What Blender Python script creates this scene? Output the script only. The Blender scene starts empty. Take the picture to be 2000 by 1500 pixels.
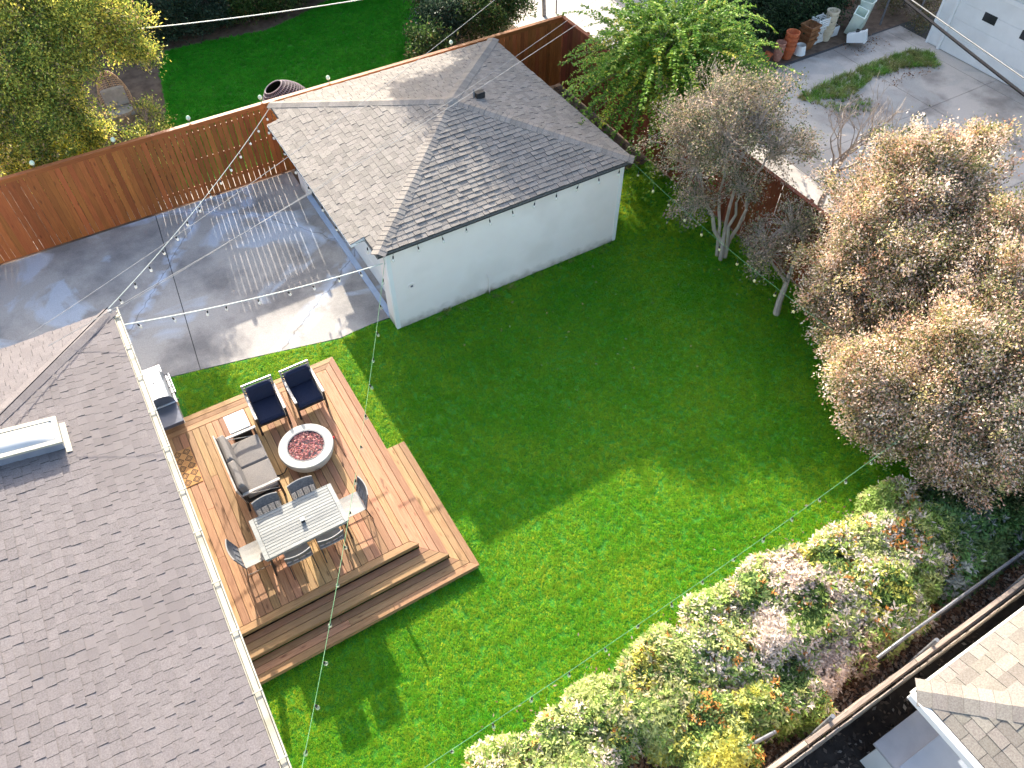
import bpy, math, random
import numpy as np
from mathutils import Vector, Matrix
random.seed(11); rng = np.random.default_rng(11)
sc = bpy.context.scene; col = sc.collection
PI = math.pi; U = random.uniform

# ---------------------------------------------------------------- camera, sky, sun, exposure
CAM = np.array([-4.2203, -12.7037, 13.9879]); YAW, PITCH, ROLL, FPX = 0.533, 0.8895, -0.0018, 1510.0
_f = np.array([math.sin(YAW)*math.cos(PITCH), math.cos(YAW)*math.cos(PITCH), -math.sin(PITCH)])
_r = np.array([math.cos(YAW), -math.sin(YAW), 0.0]); _u = np.cross(_r, _f)
_c, _s = math.cos(ROLL), math.sin(ROLL)
CR, CU, CF = _c*_r+_s*_u, -_s*_r+_c*_u, _f
cd = bpy.data.cameras.new('camera'); cam = bpy.data.objects.new('camera', cd); col.objects.link(cam)
cam.matrix_world = Matrix(((CR[0], CU[0], -CF[0], CAM[0]), (CR[1], CU[1], -CF[1], CAM[1]), (CR[2], CU[2], -CF[2], CAM[2]), (0, 0, 0, 1)))
cd.sensor_width = 36; cd.lens = FPX/2000*36; cd.clip_end = 2000; sc.camera = cam
SUN = np.array([0.76, 6.03, 2.6]); SUN /= np.linalg.norm(SUN)
EL, AZ = math.asin(SUN[2]), math.atan2(SUN[0], SUN[1])
w = bpy.data.worlds.new('World'); sc.world = w; w.use_nodes = True
nt = w.node_tree; bg = nt.nodes['Background']; sk = nt.nodes.new('ShaderNodeTexSky'); sk.sky_type = 'NISHITA'
sk.sun_disc = False; sk.sun_elevation = EL; sk.sun_rotation = AZ; sk.air_density = 1.0; sk.dust_density = 3.0; sk.ozone_density = .5
nt.links.new(sk.outputs[0], bg.inputs[0]); bg.inputs[1].default_value = 0.15
sd = bpy.data.lights.new('sun', 'SUN'); sd.energy = 3.6; sd.angle = math.radians(0.5); sd.color = (1.0, 0.92, 0.79)
so = bpy.data.objects.new('sun', sd); col.objects.link(so)
so.rotation_euler = Vector(SUN).to_track_quat('Z', 'Y').to_euler(); so.location = (0, 30, 20)
sc.view_settings.view_transform = 'Standard'; sc.view_settings.look = 'None'; sc.view_settings.exposure = 1.8; sc.view_settings.gamma = 1
sc.render.engine = 'CYCLES'; sc.cycles.max_bounces = 5; sc.cycles.transparent_max_bounces = 12
sc.cycles.use_denoising = True; sc.cycles.adaptive_threshold = .02; sc.cycles.max_bounces = 4
try: sc.cycles.denoiser = 'OPENIMAGEDENOISE'
except Exception: pass

def shows(p, m=60):
    d = np.asarray(p, float)-CAM; z = d@CF
    if z < .5: return None
    u = 1000+FPX*(d@CR)/z; v = 750-FPX*(d@CU)/z
    return z if -m < u < 2000+m and -m < v < 1500+m else None

# ---------------------------------------------------------------- mesh helpers
class MB:
    def __init__(s, off=(0, 0, 0)): s.v = []; s.f = []; s.o = off; s.a = []
    def add(s, vs, fs, a=0.0):
        n = len(s.v); o = s.o
        s.v += [(p[0]+o[0], p[1]+o[1], p[2]+o[2]) for p in vs]
        s.f += [tuple(i+n for i in f) for f in fs]; s.a += [a]*len(fs); return s
    def box(s, x0, x1, y0, y1, z0, z1, a=0.0):
        return s.add([(x0,y0,z0),(x1,y0,z0),(x1,y1,z0),(x0,y1,z0),(x0,y0,z1),(x1,y0,z1),(x1,y1,z1),(x0,y1,z1)],
                     [(3,2,1,0),(4,5,6,7),(0,1,5,4),(1,2,6,5),(2,3,7,6),(3,0,4,7)], a)
    def bbox(s, x0, x1, y0, y1, z0, z1, b=.006):          # box with bevelled vertical and top edges
        pl = lambda i: [(x0+i,y0+b,0),(x0+b,y0+i,0),(x1-b,y0+i,0),(x1-i,y0+b,0),(x1-i,y1-b,0),(x1-b,y1-i,0),(x0+b,y1-i,0),(x0+i,y1-b,0)]
        V = [(p[0],p[1],z0) for p in pl(0)]+[(p[0],p[1],z1-b) for p in pl(0)]+[(p[0],p[1],z1) for p in pl(b*.7)]
        F = [tuple(range(7,-1,-1)), tuple(range(16,24))]
        for k in (0, 8):
            for i in range(8): j = (i+1) % 8; F.append((k+i, k+j, k+8+j, k+8+i))
        return s.add(V, F)
    def prism(s, poly, z0, z1, a=0.0):
        n = len(poly); V = [(p[0],p[1],z0) for p in poly]+[(p[0],p[1],z1) for p in poly]
        F = [tuple(range(n-1,-1,-1)), tuple(range(n,2*n))]+[(i,(i+1)%n,n+(i+1)%n,n+i) for i in range(n)]
        return s.add(V, F, a)
    def tube(s, pts, rad, sides=6, caps=True):
        P = [Vector(p) for p in pts]; n = len(P)
        if not hasattr(rad, '__len__'): rad = [rad]*n
        V = []; ref = Vector((.31,.77,.55))
        for i in range(n):
            t = (P[min(i+1,n-1)]-P[max(i-1,0)]).normalized()
            a = t.cross(ref)
            if a.length < .1: a = t.cross(Vector((1,0,0)))
            a.normalize(); b = t.cross(a)
            for k in range(sides):
                th = 2*PI*k/sides; V.append(tuple(P[i]+(a*math.cos(th)+b*math.sin(th))*rad[i]))
        F = [(i*sides+k, i*sides+(k+1)%sides, (i+1)*sides+(k+1)%sides, (i+1)*sides+k) for i in range(n-1) for k in range(sides)]
        if caps: F += [tuple(range(sides-1,-1,-1)), tuple(range((n-1)*sides, n*sides))]
        return s.add(V, F)
    def lathe(s, prof, sides=16, c=(0,0,0), sx=1, sy=1, close=True):
        V = []; F = []; n = len(prof)
        for r, z in prof:
            for k in range(sides):
                th = 2*PI*k/sides; V.append((c[0]+r*sx*math.cos(th), c[1]+r*sy*math.sin(th), c[2]+z))
        for i in range(n-1):
            for k in range(sides): F.append((i*sides+k, i*sides+(k+1)%sides, (i+1)*sides+(k+1)%sides, (i+1)*sides+k))
        if close: F += [tuple(range(sides-1,-1,-1)), tuple(range((n-1)*sides, n*sides))]
        return s.add(V, F)
    def mesh(s, name, mat, smooth=False):
        me = bpy.data.meshes.new(name); me.from_pydata(s.v, [], s.f); me.materials.append(mat)
        if any(s.a):
            at = me.attributes.new('rnd', 'FLOAT', 'FACE'); at.data.foreach_set('value', s.a)
        if smooth: me.polygons.foreach_set('use_smooth', [True]*len(me.polygons))
        me.update(); return me
    def build(s, name, mat, parent=None, smooth=False, loc=None):
        return link(name, s.mesh(name, mat, smooth), parent, loc)
def link(name, me, parent=None, loc=None):
    o = bpy.data.objects.new(name, me); col.objects.link(o)
    if parent: o.parent = parent
    if loc is not None: o.location = loc
    return o
def tag(o, label=None, cat=None, group=None, kind=None):
    if label: o['label'] = label
    if cat: o['category'] = cat
    if group: o['group'] = group
    if kind: o['kind'] = kind
    return o
def thing(name, label, cat, loc=(0,0,0), rz=0, group=None):
    o = bpy.data.objects.new(name, None); col.objects.link(o); o.location = loc; o.rotation_euler = (0,0,rz); o.empty_display_size = .2
    return tag(o, label, cat, group)
def struct(name, mb, mat, **k): return tag(mb.build(name, mat, **k), kind='structure')
def copy_tree(o, parent=None):
    c = o.copy(); col.objects.link(c); c.parent = parent
    for ch in o.children: copy_tree(ch, c)
    return c

# ---------------------------------------------------------------- materials
def nmat(name):
    m = bpy.data.materials.new(name); m.use_nodes = True; t = m.node_tree; t.nodes.clear()
    return m, t, (lambda ty, **k: setn(t.nodes.new('ShaderNode'+ty), k)), (lambda a, b: t.links.new(a, b))
def setn(n, k):
    for a, b in k.items():
        if a.startswith('i'):
            key = a[1:]; key = int(key) if key.isdigit() else key.replace('_', ' ')
            n.inputs[key].default_value = b
        else: setattr(n, a, b)
    return n
def rgb(c): return (c[0], c[1], c[2], 1)
def pm(name, c1, c2=None, scale=4, rough=.75, bump=.0, bscale=60, rnd=0.0, stretch=(1,1,1), spec=.35, metal=0, local=False, detail=5, lo=.35, hi=.65, hue=0.0, c3=None, s3=1.0):
    """noise between two base colours, per-object/per-piece tint, fine bump"""
    c2 = c2 or c1; m, t, N, L = nmat(name)
    out = N('OutputMaterial'); b = N('BsdfPrincipled'); L(b.outputs[0], out.inputs[0])
    b.inputs['Roughness'].default_value = rough; b.inputs['Metallic'].default_value = metal; b.inputs['Specular IOR Level'].default_value = spec
    oi = N('ObjectInfo'); at = N('Attribute', attribute_name='rnd')
    ad = N('Math', operation='ADD'); L(oi.outputs['Random'], ad.inputs[0]); L(at.outputs['Fac'], ad.inputs[1])
    fr = N('Math', operation='FRACT'); L(ad.outputs[0], fr.inputs[0])
    if local: co = N('TexCoord').outputs['Object']
    else: co = N('NewGeometry').outputs['Position']
    mp = N('Mapping'); mp.inputs['Scale'].default_value = stretch; L(co, mp.inputs[0])
    if local:
        mu = N('Math', operation='MULTIPLY', i1=37.0); L(fr.outputs[0], mu.inputs[0])
        cx = N('CombineXYZ'); L(mu.outputs[0], cx.inputs[1]); L(mu.outputs[0], cx.inputs[2]); L(cx.outputs[0], mp.inputs['Location'])
    nz = N('TexNoise', iScale=scale, iDetail=detail, iRoughness=.6); L(mp.outputs[0], nz.inputs['Vector'])
    cr = N('ValToRGB'); cr.color_ramp.elements[0].position = lo; cr.color_ramp.elements[1].position = hi
    cr.color_ramp.elements[0].color = rgb(c1); cr.color_ramp.elements[1].color = rgb(c2); L(nz.outputs[0], cr.inputs[0])
    c = cr.outputs[0]
    if c3:
        n3 = N('TexNoise', iScale=s3, iDetail=3); L(co, n3.inputs['Vector'])
        r3 = N('MapRange'); r3.inputs[1].default_value = .5; r3.inputs[2].default_value = .68; L(n3.outputs[0], r3.inputs[0])
        mx = N('MixRGB'); mx.inputs[2].default_value = rgb(c3); L(r3.outputs[0], mx.inputs[0]); L(c, mx.inputs[1]); c = mx.outputs[0]
    if rnd or hue:
        hs = N('HueSaturation'); mr = N('MapRange'); mr.inputs[3].default_value = 1-rnd; mr.inputs[4].default_value = 1+rnd*.8
        L(fr.outputs[0], mr.inputs[0]); L(mr.outputs[0], hs.inputs['Value']); L(c, hs.inputs['Color'])
        if hue:
            m2 = N('Math', operation='MULTIPLY', i1=7.31); L(fr.outputs[0], m2.inputs[0]); f2 = N('Math', operation='FRACT'); L(m2.outputs[0], f2.inputs[0])
            mh = N('MapRange'); mh.inputs[3].default_value = .5-hue; mh.inputs[4].default_value = .5+hue; L(f2.outputs[0], mh.inputs[0]); L(mh.outputs[0], hs.inputs['Hue'])
        c = hs.outputs[0]
    L(c, b.inputs['Base Color'])
    if bump:
        nb = N('TexNoise', iScale=bscale, iDetail=4); L(mp.outputs[0], nb.inputs['Vector'])
        bu = N('Bump', iStrength=bump, iDistance=.02); L(nb.outputs[0], bu.inputs['Height']); L(bu.outputs[0], b.inputs['Normal'])
    return m
def wood(name, c1, c2, dark, rnd=.25, hue=.012, rough=.65, grain=14, wear=None):
    """boards whose local X is the grain: streaks, knots, weather patches"""
    m, t, N, L = nmat(name)
    out = N('OutputMaterial'); b = N('BsdfPrincipled'); L(b.outputs[0], out.inputs[0]); b.inputs['Roughness'].default_value = rough; b.inputs['Specular IOR Level'].default_value = .25
    oi = N('ObjectInfo'); tc = N('TexCoord'); mp = N('Mapping'); L(tc.outputs['Object'], mp.inputs[0])
    mu = N('Math', operation='MULTIPLY', i1=53.0); L(oi.outputs['Random'], mu.inputs[0]); cx = N('CombineXYZ'); 
    for i in range(3): L(mu.outputs[0], cx.inputs[i])
    L(cx.outputs[0], mp.inputs['Location'])
    g = N('Mapping'); g.inputs['Scale'].default_value = (.55, 9, 9); L(mp.outputs[0], g.inputs[0])
    n1 = N('TexNoise', iScale=grain*.35, iDetail=7, iRoughness=.65, iDistortion=.6); L(g.outputs[0], n1.inputs['Vector'])
    cr = N('ValToRGB'); cr.color_ramp.elements[0].position = .32; cr.color_ramp.elements[1].position = .68
    cr.color_ramp.elements[0].color = rgb(c1); cr.color_ramp.elements[1].color = rgb(c2); L(n1.outputs[0], cr.inputs[0])
    k = N('Mapping'); k.inputs['Scale'].default_value = (1.5, 5.5, 5.5); L(mp.outputs[0], k.inputs[0])
    vo = N('TexVoronoi', iScale=1.3); L(k.outputs[0], vo.inputs['Vector'])
    kr = N('MapRange'); kr.inputs[1].default_value = .06; kr.inputs[2].default_value = .17; kr.inputs[3].default_value = .75; kr.inputs[4].default_value = 0; L(vo.outputs['Distance'], kr.inputs[0])
    mx = N('MixRGB'); mx.inputs[2].default_value = rgb(dark); L(kr.outputs[0], mx.inputs[0]); L(cr.outputs[0], mx.inputs[1])
    n2 = N('TexNoise', iScale=1.1, iDetail=4); L(N('NewGeometry').outputs['Position'], n2.inputs['Vector'])
    r2 = N('MapRange'); r2.inputs[1].default_value = .45; r2.inputs[2].default_value = .75; r2.inputs[4].default_value = .55; L(n2.outputs[0], r2.inputs[0])
    mw = N('MixRGB'); mw.inputs[2].default_value = rgb(wear or dark); L(r2.outputs[0], mw.inputs[0]); L(mx.outputs[0], mw.inputs[1])
    hs = N('HueSaturation'); mr = N('MapRange'); mr.inputs[3].default_value = 1-rnd; mr.inputs[4].default_value = 1+rnd*.6; L(oi.outputs['Random'], mr.inputs[0]); L(mr.outputs[0], hs.inputs['Value'])
    m2 = N('Math', operation='MULTIPLY', i1=7.31); L(oi.outputs['Random'], m2.inputs[0]); f2 = N('Math', operation='FRACT'); L(m2.outputs[0], f2.inputs[0])
    mh = N('MapRange'); mh.inputs[3].default_value = .5-hue; mh.inputs[4].default_value = .5+hue; L(f2.outputs[0], mh.inputs[0]); L(mh.outputs[0], hs.inputs['Hue'])
    L(mw.outputs[0], hs.inputs['Color']); L(hs.outputs[0], b.inputs['Base Color'])
    bu = N('Bump', iStrength=.25, iDistance=.01); L(n1.outputs[0], bu.inputs['Height']); L(bu.outputs[0], b.inputs['Normal'])
    return m
def leafmat(name, trans=.4, gloss=.15, attr='Col', base=None, vary=0.0, patch=None, thru=None):
    m, t, N, L = nmat(name); out = N('OutputMaterial')
    if base:
        c0 = N('RGB'); c0.outputs[0].default_value = rgb(base); c = c0.outputs[0]
    else: c = N('Attribute', attribute_name=attr).outputs['Color']
    if patch:
        nz = N('TexNoise', iScale=patch[1], iDetail=5, iRoughness=.65); L(N('NewGeometry').outputs['Position'], nz.inputs['Vector'])
        cr = N('MapRange'); cr.inputs[1].default_value = .38; cr.inputs[2].default_value = .64; L(nz.outputs[0], cr.inputs[0])
        mx = N('MixRGB'); mx.inputs[2].default_value = rgb(patch[0]); L(cr.outputs[0], mx.inputs[0]); L(c, mx.inputs[1]); c = mx.outputs[0]
    if vary:
        oi = N('ObjectInfo'); hs = N('HueSaturation'); mr = N('MapRange'); mr.inputs[3].default_value = 1-vary; mr.inputs[4].default_value = 1+vary
        L(oi.outputs['Random'], mr.inputs[0]); L(mr.outputs[0], hs.inputs['Value']); L(c, hs.inputs['Color']); c = hs.outputs[0]
        m2 = N('Math', operation='MULTIPLY', i1=7.31); L(oi.outputs['Random'], m2.inputs[0]); f2 = N('Math', operation='FRACT'); L(m2.outputs[0], f2.inputs[0])
        mh = N('MapRange'); mh.inputs[3].default_value = .492; mh.inputs[4].default_value = .508; L(f2.outputs[0], mh.inputs[0]); L(mh.outputs[0], hs.inputs['Hue'])
    b = N('BsdfPrincipled'); b.inputs['Roughness'].default_value = .5; b.inputs['Specular IOR Level'].default_value = gloss; L(c, b.inputs['Base Color'])
    tr = N('BsdfTranslucent')
    if thru:
        tm = N('MixRGB', blend_type='MULTIPLY'); tm.inputs[0].default_value = 1; tm.inputs[2].default_value = rgb(thru); L(c, tm.inputs[1]); L(tm.outputs[0], tr.inputs[0])
    else: L(c, tr.inputs[0])
    ms = N('MixShader'); ms.inputs[0].default_value = trans
    L(b.outputs[0], ms.inputs[1]); L(tr.outputs[0], ms.inputs[2]); L(ms.outputs[0], out.inputs[0]); return m
def glassmat(name, c, alpha=.35, rough=.05):
    m, t, N, L = nmat(name); out = N('OutputMaterial'); b = N('BsdfPrincipled'); b.inputs['Base Color'].default_value = rgb(c); b.inputs['Roughness'].default_value = rough
    b.inputs['Alpha'].default_value = alpha; L(b.outputs[0], out.inputs[0]); return m

M = {}
M['dirt'] = pm('dirt', (.10,.065,.045), (.19,.13,.09), 3, .95, .6, 40)
M['soil'] = pm('soil', (.035,.17,.01), (.05,.22,.014), 6, .95, .5, 60)
M['litter'] = pm('litter', (.09,.05,.035), (.22,.12,.075), 14, .9, .8, 50)
M['deck'] = wood('deck_wood', (.30,.15,.068), (.48,.28,.14), (.115,.045,.02), .34, .016, wear=(.31,.175,.10))
M['fence'] = wood('fence_wood', (.255,.076,.02), (.40,.135,.038), (.09,.025,.009), .3, .007, rough=.55, wear=(.25,.075,.025))
M['gap_backing'] = pm('pale_gap_backing', (.42,.39,.34), (.62,.58,.50), 30, .95, .5, 60)
M['fence_dark'] = wood('fence_wood_dark', (.17,.05,.022), (.28,.09,.035), (.07,.02,.012), .35, .012, wear=(.13,.04,.025))
M['grey_wood'] = wood('weathered_wood', (.30,.24,.19), (.52,.44,.36), (.10,.08,.06), .25, .01, wear=(.26,.21,.17))
M['wall_white'] = pm('wall_white', (.87,.79,.735), (.90,.83,.78), .9, .75, .15, 45, c3=(.82,.745,.69), s3=.8)
def splash(m):      # mud splashed on the foot of the wall
    t = m.node_tree; b = next(n for n in t.nodes if n.type == 'BSDF_PRINCIPLED'); src = b.inputs['Base Color'].links[0].from_socket; N = t.nodes.new
    g = N('ShaderNodeNewGeometry'); sx = N('ShaderNodeSeparateXYZ'); t.links.new(g.outputs['Position'], sx.inputs[0])
    nz = N('ShaderNodeTexNoise'); nz.inputs['Scale'].default_value = 5; nz.inputs['Detail'].default_value = 6; t.links.new(g.outputs['Position'], nz.inputs['Vector'])
    a = N('ShaderNodeMath'); a.operation = 'MULTIPLY_ADD'; a.inputs[1].default_value = -.42; t.links.new(nz.outputs[0], a.inputs[0]); t.links.new(sx.outputs['Z'], a.inputs[2])
    r = N('ShaderNodeMapRange'); r.inputs[1].default_value = -.22; r.inputs[2].default_value = .06; r.inputs[3].default_value = .8; r.inputs[4].default_value = 0; t.links.new(a.outputs[0], r.inputs[0])
    mx = N('ShaderNodeMixRGB'); mx.inputs[2].default_value = (.36,.31,.25,1); t.links.new(r.outputs[0], mx.inputs[0]); t.links.new(src, mx.inputs[1]); t.links.new(mx.outputs[0], b.inputs['Base Color'])
splash(M['wall_white'])
M['white'] = pm('white_paint', (.80,.80,.77), (.84,.84,.82), 2, .5)
M['cream'] = pm('cream_metal', (.40,.375,.30), (.48,.455,.375), 3, .6, c3=(.32,.295,.23), s3=2.2)
M['shin_g'] = pm('shingle_garage', (.196,.175,.154), (.295,.266,.236), 55, .95, .35, 220, rnd=.16, hue=.006, detail=3)
M['shin_h'] = pm('shingle_house', (.148,.13,.129), (.218,.194,.192), 50, .95, .35, 220, rnd=.09, hue=.005, detail=3, c3=(.168,.148,.146), s3=.7)
M['shin_n'] = pm('shingle_neighbour', (.19,.165,.14), (.275,.25,.215), 45, .95, .3, 200, rnd=.22, hue=.015, detail=3)
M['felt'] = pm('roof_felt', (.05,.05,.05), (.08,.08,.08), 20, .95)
M['edge'] = pm('roof_edge', (.10,.10,.10), (.15,.15,.145), 20, .95)
M['steel'] = pm('stainless', (.62,.64,.66), (.74,.75,.77), 6, .28, metal=1, stretch=(1,12,1))
M['shelf_dark'] = pm('dark_shelf', (.09,.10,.13), (.12,.13,.16), 5, .3, metal=.4)
M['black'] = pm('black_plastic', (.015,.015,.016), (.03,.03,.03), 8, .55)
M['rubber'] = pm('rubber', (.012,.012,.012), (.02,.02,.02), 8, .8)
M['wire_pale'] = pm('pale_wire', (.55,.60,.52), (.68,.70,.62), 8, .6)
M['wire_green'] = pm('green_wire', (.07,.22,.10), (.16,.34,.17), 8, .6)
M['wire_dark'] = pm('dark_wire', (.010,.011,.016), (.016,.017,.022), 8, .8, spec=.1)
M['wire_grey'] = pm('grey_wire', (.20,.20,.195), (.32,.31,.30), 8, .7)
M['galv'] = pm('galvanised', (.13,.135,.15), (.22,.225,.24), 12, .55, metal=.3)
M['bulb'] = glassmat('bulb_glass', (.95,.90,.80), .75, .12)
M['bulb_y'] = glassmat('bulb_glass_warm', (.75,.70,.38), .7, .2)
M['bulb_c'] = glassmat('bulb_glass_clear', (.45,.50,.40), .35, .15)
M['navy'] = pm('navy_fabric', (.010,.014,.036), (.018,.025,.055), 90, .9, .3, 320)
M['taupe'] = pm('taupe_fabric', (.165,.148,.135), (.23,.207,.19), 70, .9, .3, 320)
M['frame_pale'] = pm('champagne_metal', (.38,.355,.32), (.52,.49,.45), 10, .4, metal=.3)
M['frame_dark'] = pm('dark_metal', (.035,.03,.027), (.06,.05,.045), 10, .45, metal=.3)
M['sling'] = pm('sling_fabric', (.34,.32,.29), (.45,.42,.38), 60, .8, .3, 260, c3=(.37,.35,.31), s3=5)
M['slat_blue'] = pm('grey_blue_slat', (.10,.105,.12), (.17,.18,.20), 30, .5, metal=.3)
M['table'] = pm('table_slat', (.235,.24,.225), (.33,.335,.315), 12, .55, rnd=.10, stretch=(.3,3,1), local=True)
M['pit'] = pm('pit_concrete', (.42,.41,.365), (.52,.51,.46), 6, .85, .12, 60)
M['lava'] = pm('lava_rock', (.46,.16,.13), (.74,.42,.37), 20, .9, .4, 60, rnd=.45, hue=.012)
M['red'] = pm('red_plastic', (.55,.02,.03), (.62,.03,.04), 5, .4)
M['terra'] = pm('terracotta', (.42,.10,.035), (.52,.15,.06), 10, .8, rnd=.1)
M['terra_old'] = pm('old_terracotta', (.34,.15,.10), (.48,.25,.18), 12, .9)
M['brown_pot'] = pm('brown_planter', (.16,.065,.025), (.30,.14,.06), 6, .6)
M['greenish'] = pm('pale_green_plastic', (.58,.66,.54), (.68,.74,.64), 3, .5)
M['cream_pot'] = pm('cream_pot', (.55,.46,.32), (.68,.60,.46), 6, .7)
M['block'] = pm('white_block', (.50,.49,.46), (.70,.69,.66), 9, .9, .5, 40)
M['siding_dark'] = pm('dark_siding', (.045,.05,.085), (.06,.066,.105), 4, .6, rnd=.15)
M['siding_white'] = pm('white_siding', (.72,.72,.69), (.80,.80,.77), 1.5, .6, .04, 60)
M['shed_grey'] = pm('shed_grey', (.34,.37,.42), (.46,.49,.54), 5, .6)
M['pane'] = pm('dark_pane', (.02,.022,.026), (.03,.032,.036), 3, .12, spec=.6)
M['bark'] = pm('bark', (.16,.115,.085), (.30,.235,.185), 18, .9, .6, 30, stretch=(1,1,.25))
M['bark_pale'] = pm('pale_bark', (.36,.30,.25), (.52,.44,.37), 14, .85, .4, 30, stretch=(1,1,.25))
M['bark_grey'] = pm('grey_bark', (.20,.18,.17), (.34,.31,.29), 14, .9, .4, 30)
M['twig'] = pm('twig', (.22,.18,.16), (.36,.31,.28), 20, .9)
M['wicker'] = pm('wicker', (.24,.20,.21), (.36,.31,.31), 30, .8)
M['wicker_tan'] = pm('wicker_tan', (.40,.26,.16), (.60,.44,.30), 30, .8)
M['cushion'] = pm('grey_cushion', (.40,.38,.39), (.52,.50,.50), 8, .9)
M['leaf'] = leafmat('leaves', .35, .15)
M['leaf_gloss'] = leafmat('glossy_leaves', .25, .4)
M['grass'] = leafmat('grass_blade', .55, .12, base=(.072,.38,.018), vary=.2, patch=((.12,.44,.03), .45), thru=(6.1,1.5,1.7))
M['grass2'] = leafmat('grass_blade_back', .35, .1, base=(.036,.32,.016), vary=.25, patch=((.065,.40,.028), .7), thru=(2,1.3,1))
M['weed'] = leafmat('weed_blade', .4, .1, base=(.16,.34,.05), vary=.4, patch=((.34,.30,.12), 1.1))
M['leaf_thin'] = leafmat('thin_leaves', .45, .12, thru=(1.2,1.1,.9))
M['deadleaf'] = pm('dead_leaf', (.20,.10,.055), (.40,.24,.15), 3, .9, rnd=.4, hue=.02)

def concrete(name, base, stain, cool, crack=True):
    m, t, N, L = nmat(name); out = N('OutputMaterial'); b = N('BsdfPrincipled'); L(b.outputs[0], out.inputs[0]); b.inputs['Roughness'].default_value = .85; b.inputs['Specular IOR Level'].default_value = .25
    P = N('NewGeometry').outputs['Position']
    n1 = N('TexNoise', iScale=.55, iDetail=6, iRoughness=.6); L(P, n1.inputs['Vector'])
    cr = N('ValToRGB'); e = cr.color_ramp.elements; e[0].position = .38; e[0].color = rgb(stain); e[1].position = .56; e[1].color = rgb(base); L(n1.outputs[0], cr.inputs[0])
    n2 = N('TexNoise', iScale=.42, iDetail=5, iDistortion=1.6); mp = N('Mapping'); mp.inputs['Location'].default_value = (5.3,2.1,0); L(P, mp.inputs[0]); L(mp.outputs[0], n2.inputs['Vector'])
    r2 = N('MapRange'); r2.inputs[1].default_value = .56; r2.inputs[2].default_value = .63; r2.inputs[4].default_value = .75; L(n2.outputs[0], r2.inputs[0])
    mx = N('MixRGB'); mx.inputs[2].default_value = rgb(cool); L(r2.outputs[0], mx.inputs[0]); L(cr.outputs[0], mx.inputs[1])
    n3 = N('TexNoise', iScale=38, iDetail=4); L(P, n3.inputs['Vector'])
    r3 = N('MapRange'); r3.inputs[1].default_value = .3; r3.inputs[2].default_value = .7; r3.inputs[3].default_value = .84; r3.inputs[4].default_value = 1.1; L(n3.outputs[0], r3.inputs[0])
    hs = N('HueSaturation'); L(r3.outputs[0], hs.inputs['Value']); L(mx.outputs[0], hs.inputs['Color']); c = hs.outputs[0]
    if crack:
        nd = N('TexNoise', iScale=1.8, iDetail=5); L(P, nd.inputs['Vector']); va = N('MixRGB', blend_type='ADD'); va.inputs[0].default_value = .35; L(P, va.inputs[1]); L(nd.outputs[1], va.inputs[2])
        vo = N('TexVoronoi', feature='DISTANCE_TO_EDGE', iScale=.21); L(va.outputs[0], vo.inputs['Vector'])
        rc = N('MapRange'); rc.inputs[1].default_value = .0015; rc.inputs[2].default_value = .004; rc.inputs[3].default_value = .5; rc.inputs[4].default_value = 0; L(vo.outputs[0], rc.inputs[0])
        nr_ = N('TexNoise', iScale=2.6, iDetail=4); L(P, nr_.inputs['Vector']); ra = N('MapRange'); ra.inputs[1].default_value = .0; ra.inputs[2].default_value = .055; ra.inputs[3].default_value = 1; ra.inputs[4].default_value = 0; L(vo.outputs[0], ra.inputs[0])
        rb = N('MapRange'); rb.inputs[1].default_value = .42; rb.inputs[2].default_value = .55; L(nr_.outputs[0], rb.inputs[0]); mm = N('Math', operation='MULTIPLY'); L(ra.outputs[0], mm.inputs[0]); L(rb.outputs[0], mm.inputs[1])
        mp2 = N('MixRGB'); mp2.inputs[2].default_value = (.50,.56,.66,1); L(mm.outputs[0], mp2.inputs[0]); L(c, mp2.inputs[1]); c = mp2.outputs[0]
        mc = N('MixRGB'); mc.inputs[2].default_value = (.10,.09,.085,1); L(rc.outputs[0], mc.inputs[0]); L(c, mc.inputs[1]); c = mc.outputs[0]
    L(c, b.inputs['Base Color'])
    bu = N('Bump', iStrength=.2, iDistance=.01); L(n3.outputs[0], bu.inputs['Height']); L(bu.outputs[0], b.inputs['Normal']); return m
M['patio'] = concrete('patio_concrete', (.43,.395,.36), (.23,.215,.205), (.49,.53,.59))
M['drive'] = concrete('drive_concrete', (.50,.445,.39), (.26,.23,.205), (.40,.375,.34), False)
M['alley'] = concrete('alley_concrete', (.58,.54,.49), (.48,.44,.40), (.48,.47,.45), False)

# ---------------------------------------------------------------- ground sheets
Z0 = 0.0
struct('ground', MB().box(-400,400,-400,400,-.4,-.03), M['dirt'])
LAWN = [(-7,-10.0),(-3.2,-9.75),(.2,-9.5),(3.3,-9.6),(7.3,-9.6),(9.4,-9.7),(9.55,-6),(9.55,0),(9.55,2.4),(6.6,2.6),(6.6,-.0),(0,-.0),(0,.45),(-.6,.50),(-1.33,.44),(-3.54,.96),(-5.4,1.36),(-7,1.6)]
lawn = struct('lawn', MB().prism(LAWN, -.2, -.004), M['soil'])
LAWN2 = [(-3.2,8.2),(-2.9,9.5),(-2.75,11.2),(-2.2,13.2),(-1.9,15.2),(-1.3,16.55),(.5,16.5),(2.2,16.2),(3.6,16.6),(5.3,17.3),(6.6,16.8),(8.0,15.7),(8.2,14),(6.4,12.4),(5.9,11.2),(6.4,9.3),(7.2,8.2)]
lawn2 = struct('back_lawn', MB().prism(LAWN2, -.2, -.006), M['soil'])
pat = struct('patio', MB().prism([(-16,1.66),(-5.36,1.37),(-3.54,.98),(-1.33,.46),(-.5,.50),(.45,.46),(.45,6.4),(0.02,6.4),(.02,7.5),(-16,7.5)], -.25, -.012), M['felt'])
def slab(poly): return MB().prism(poly, -.2, .004)
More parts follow.
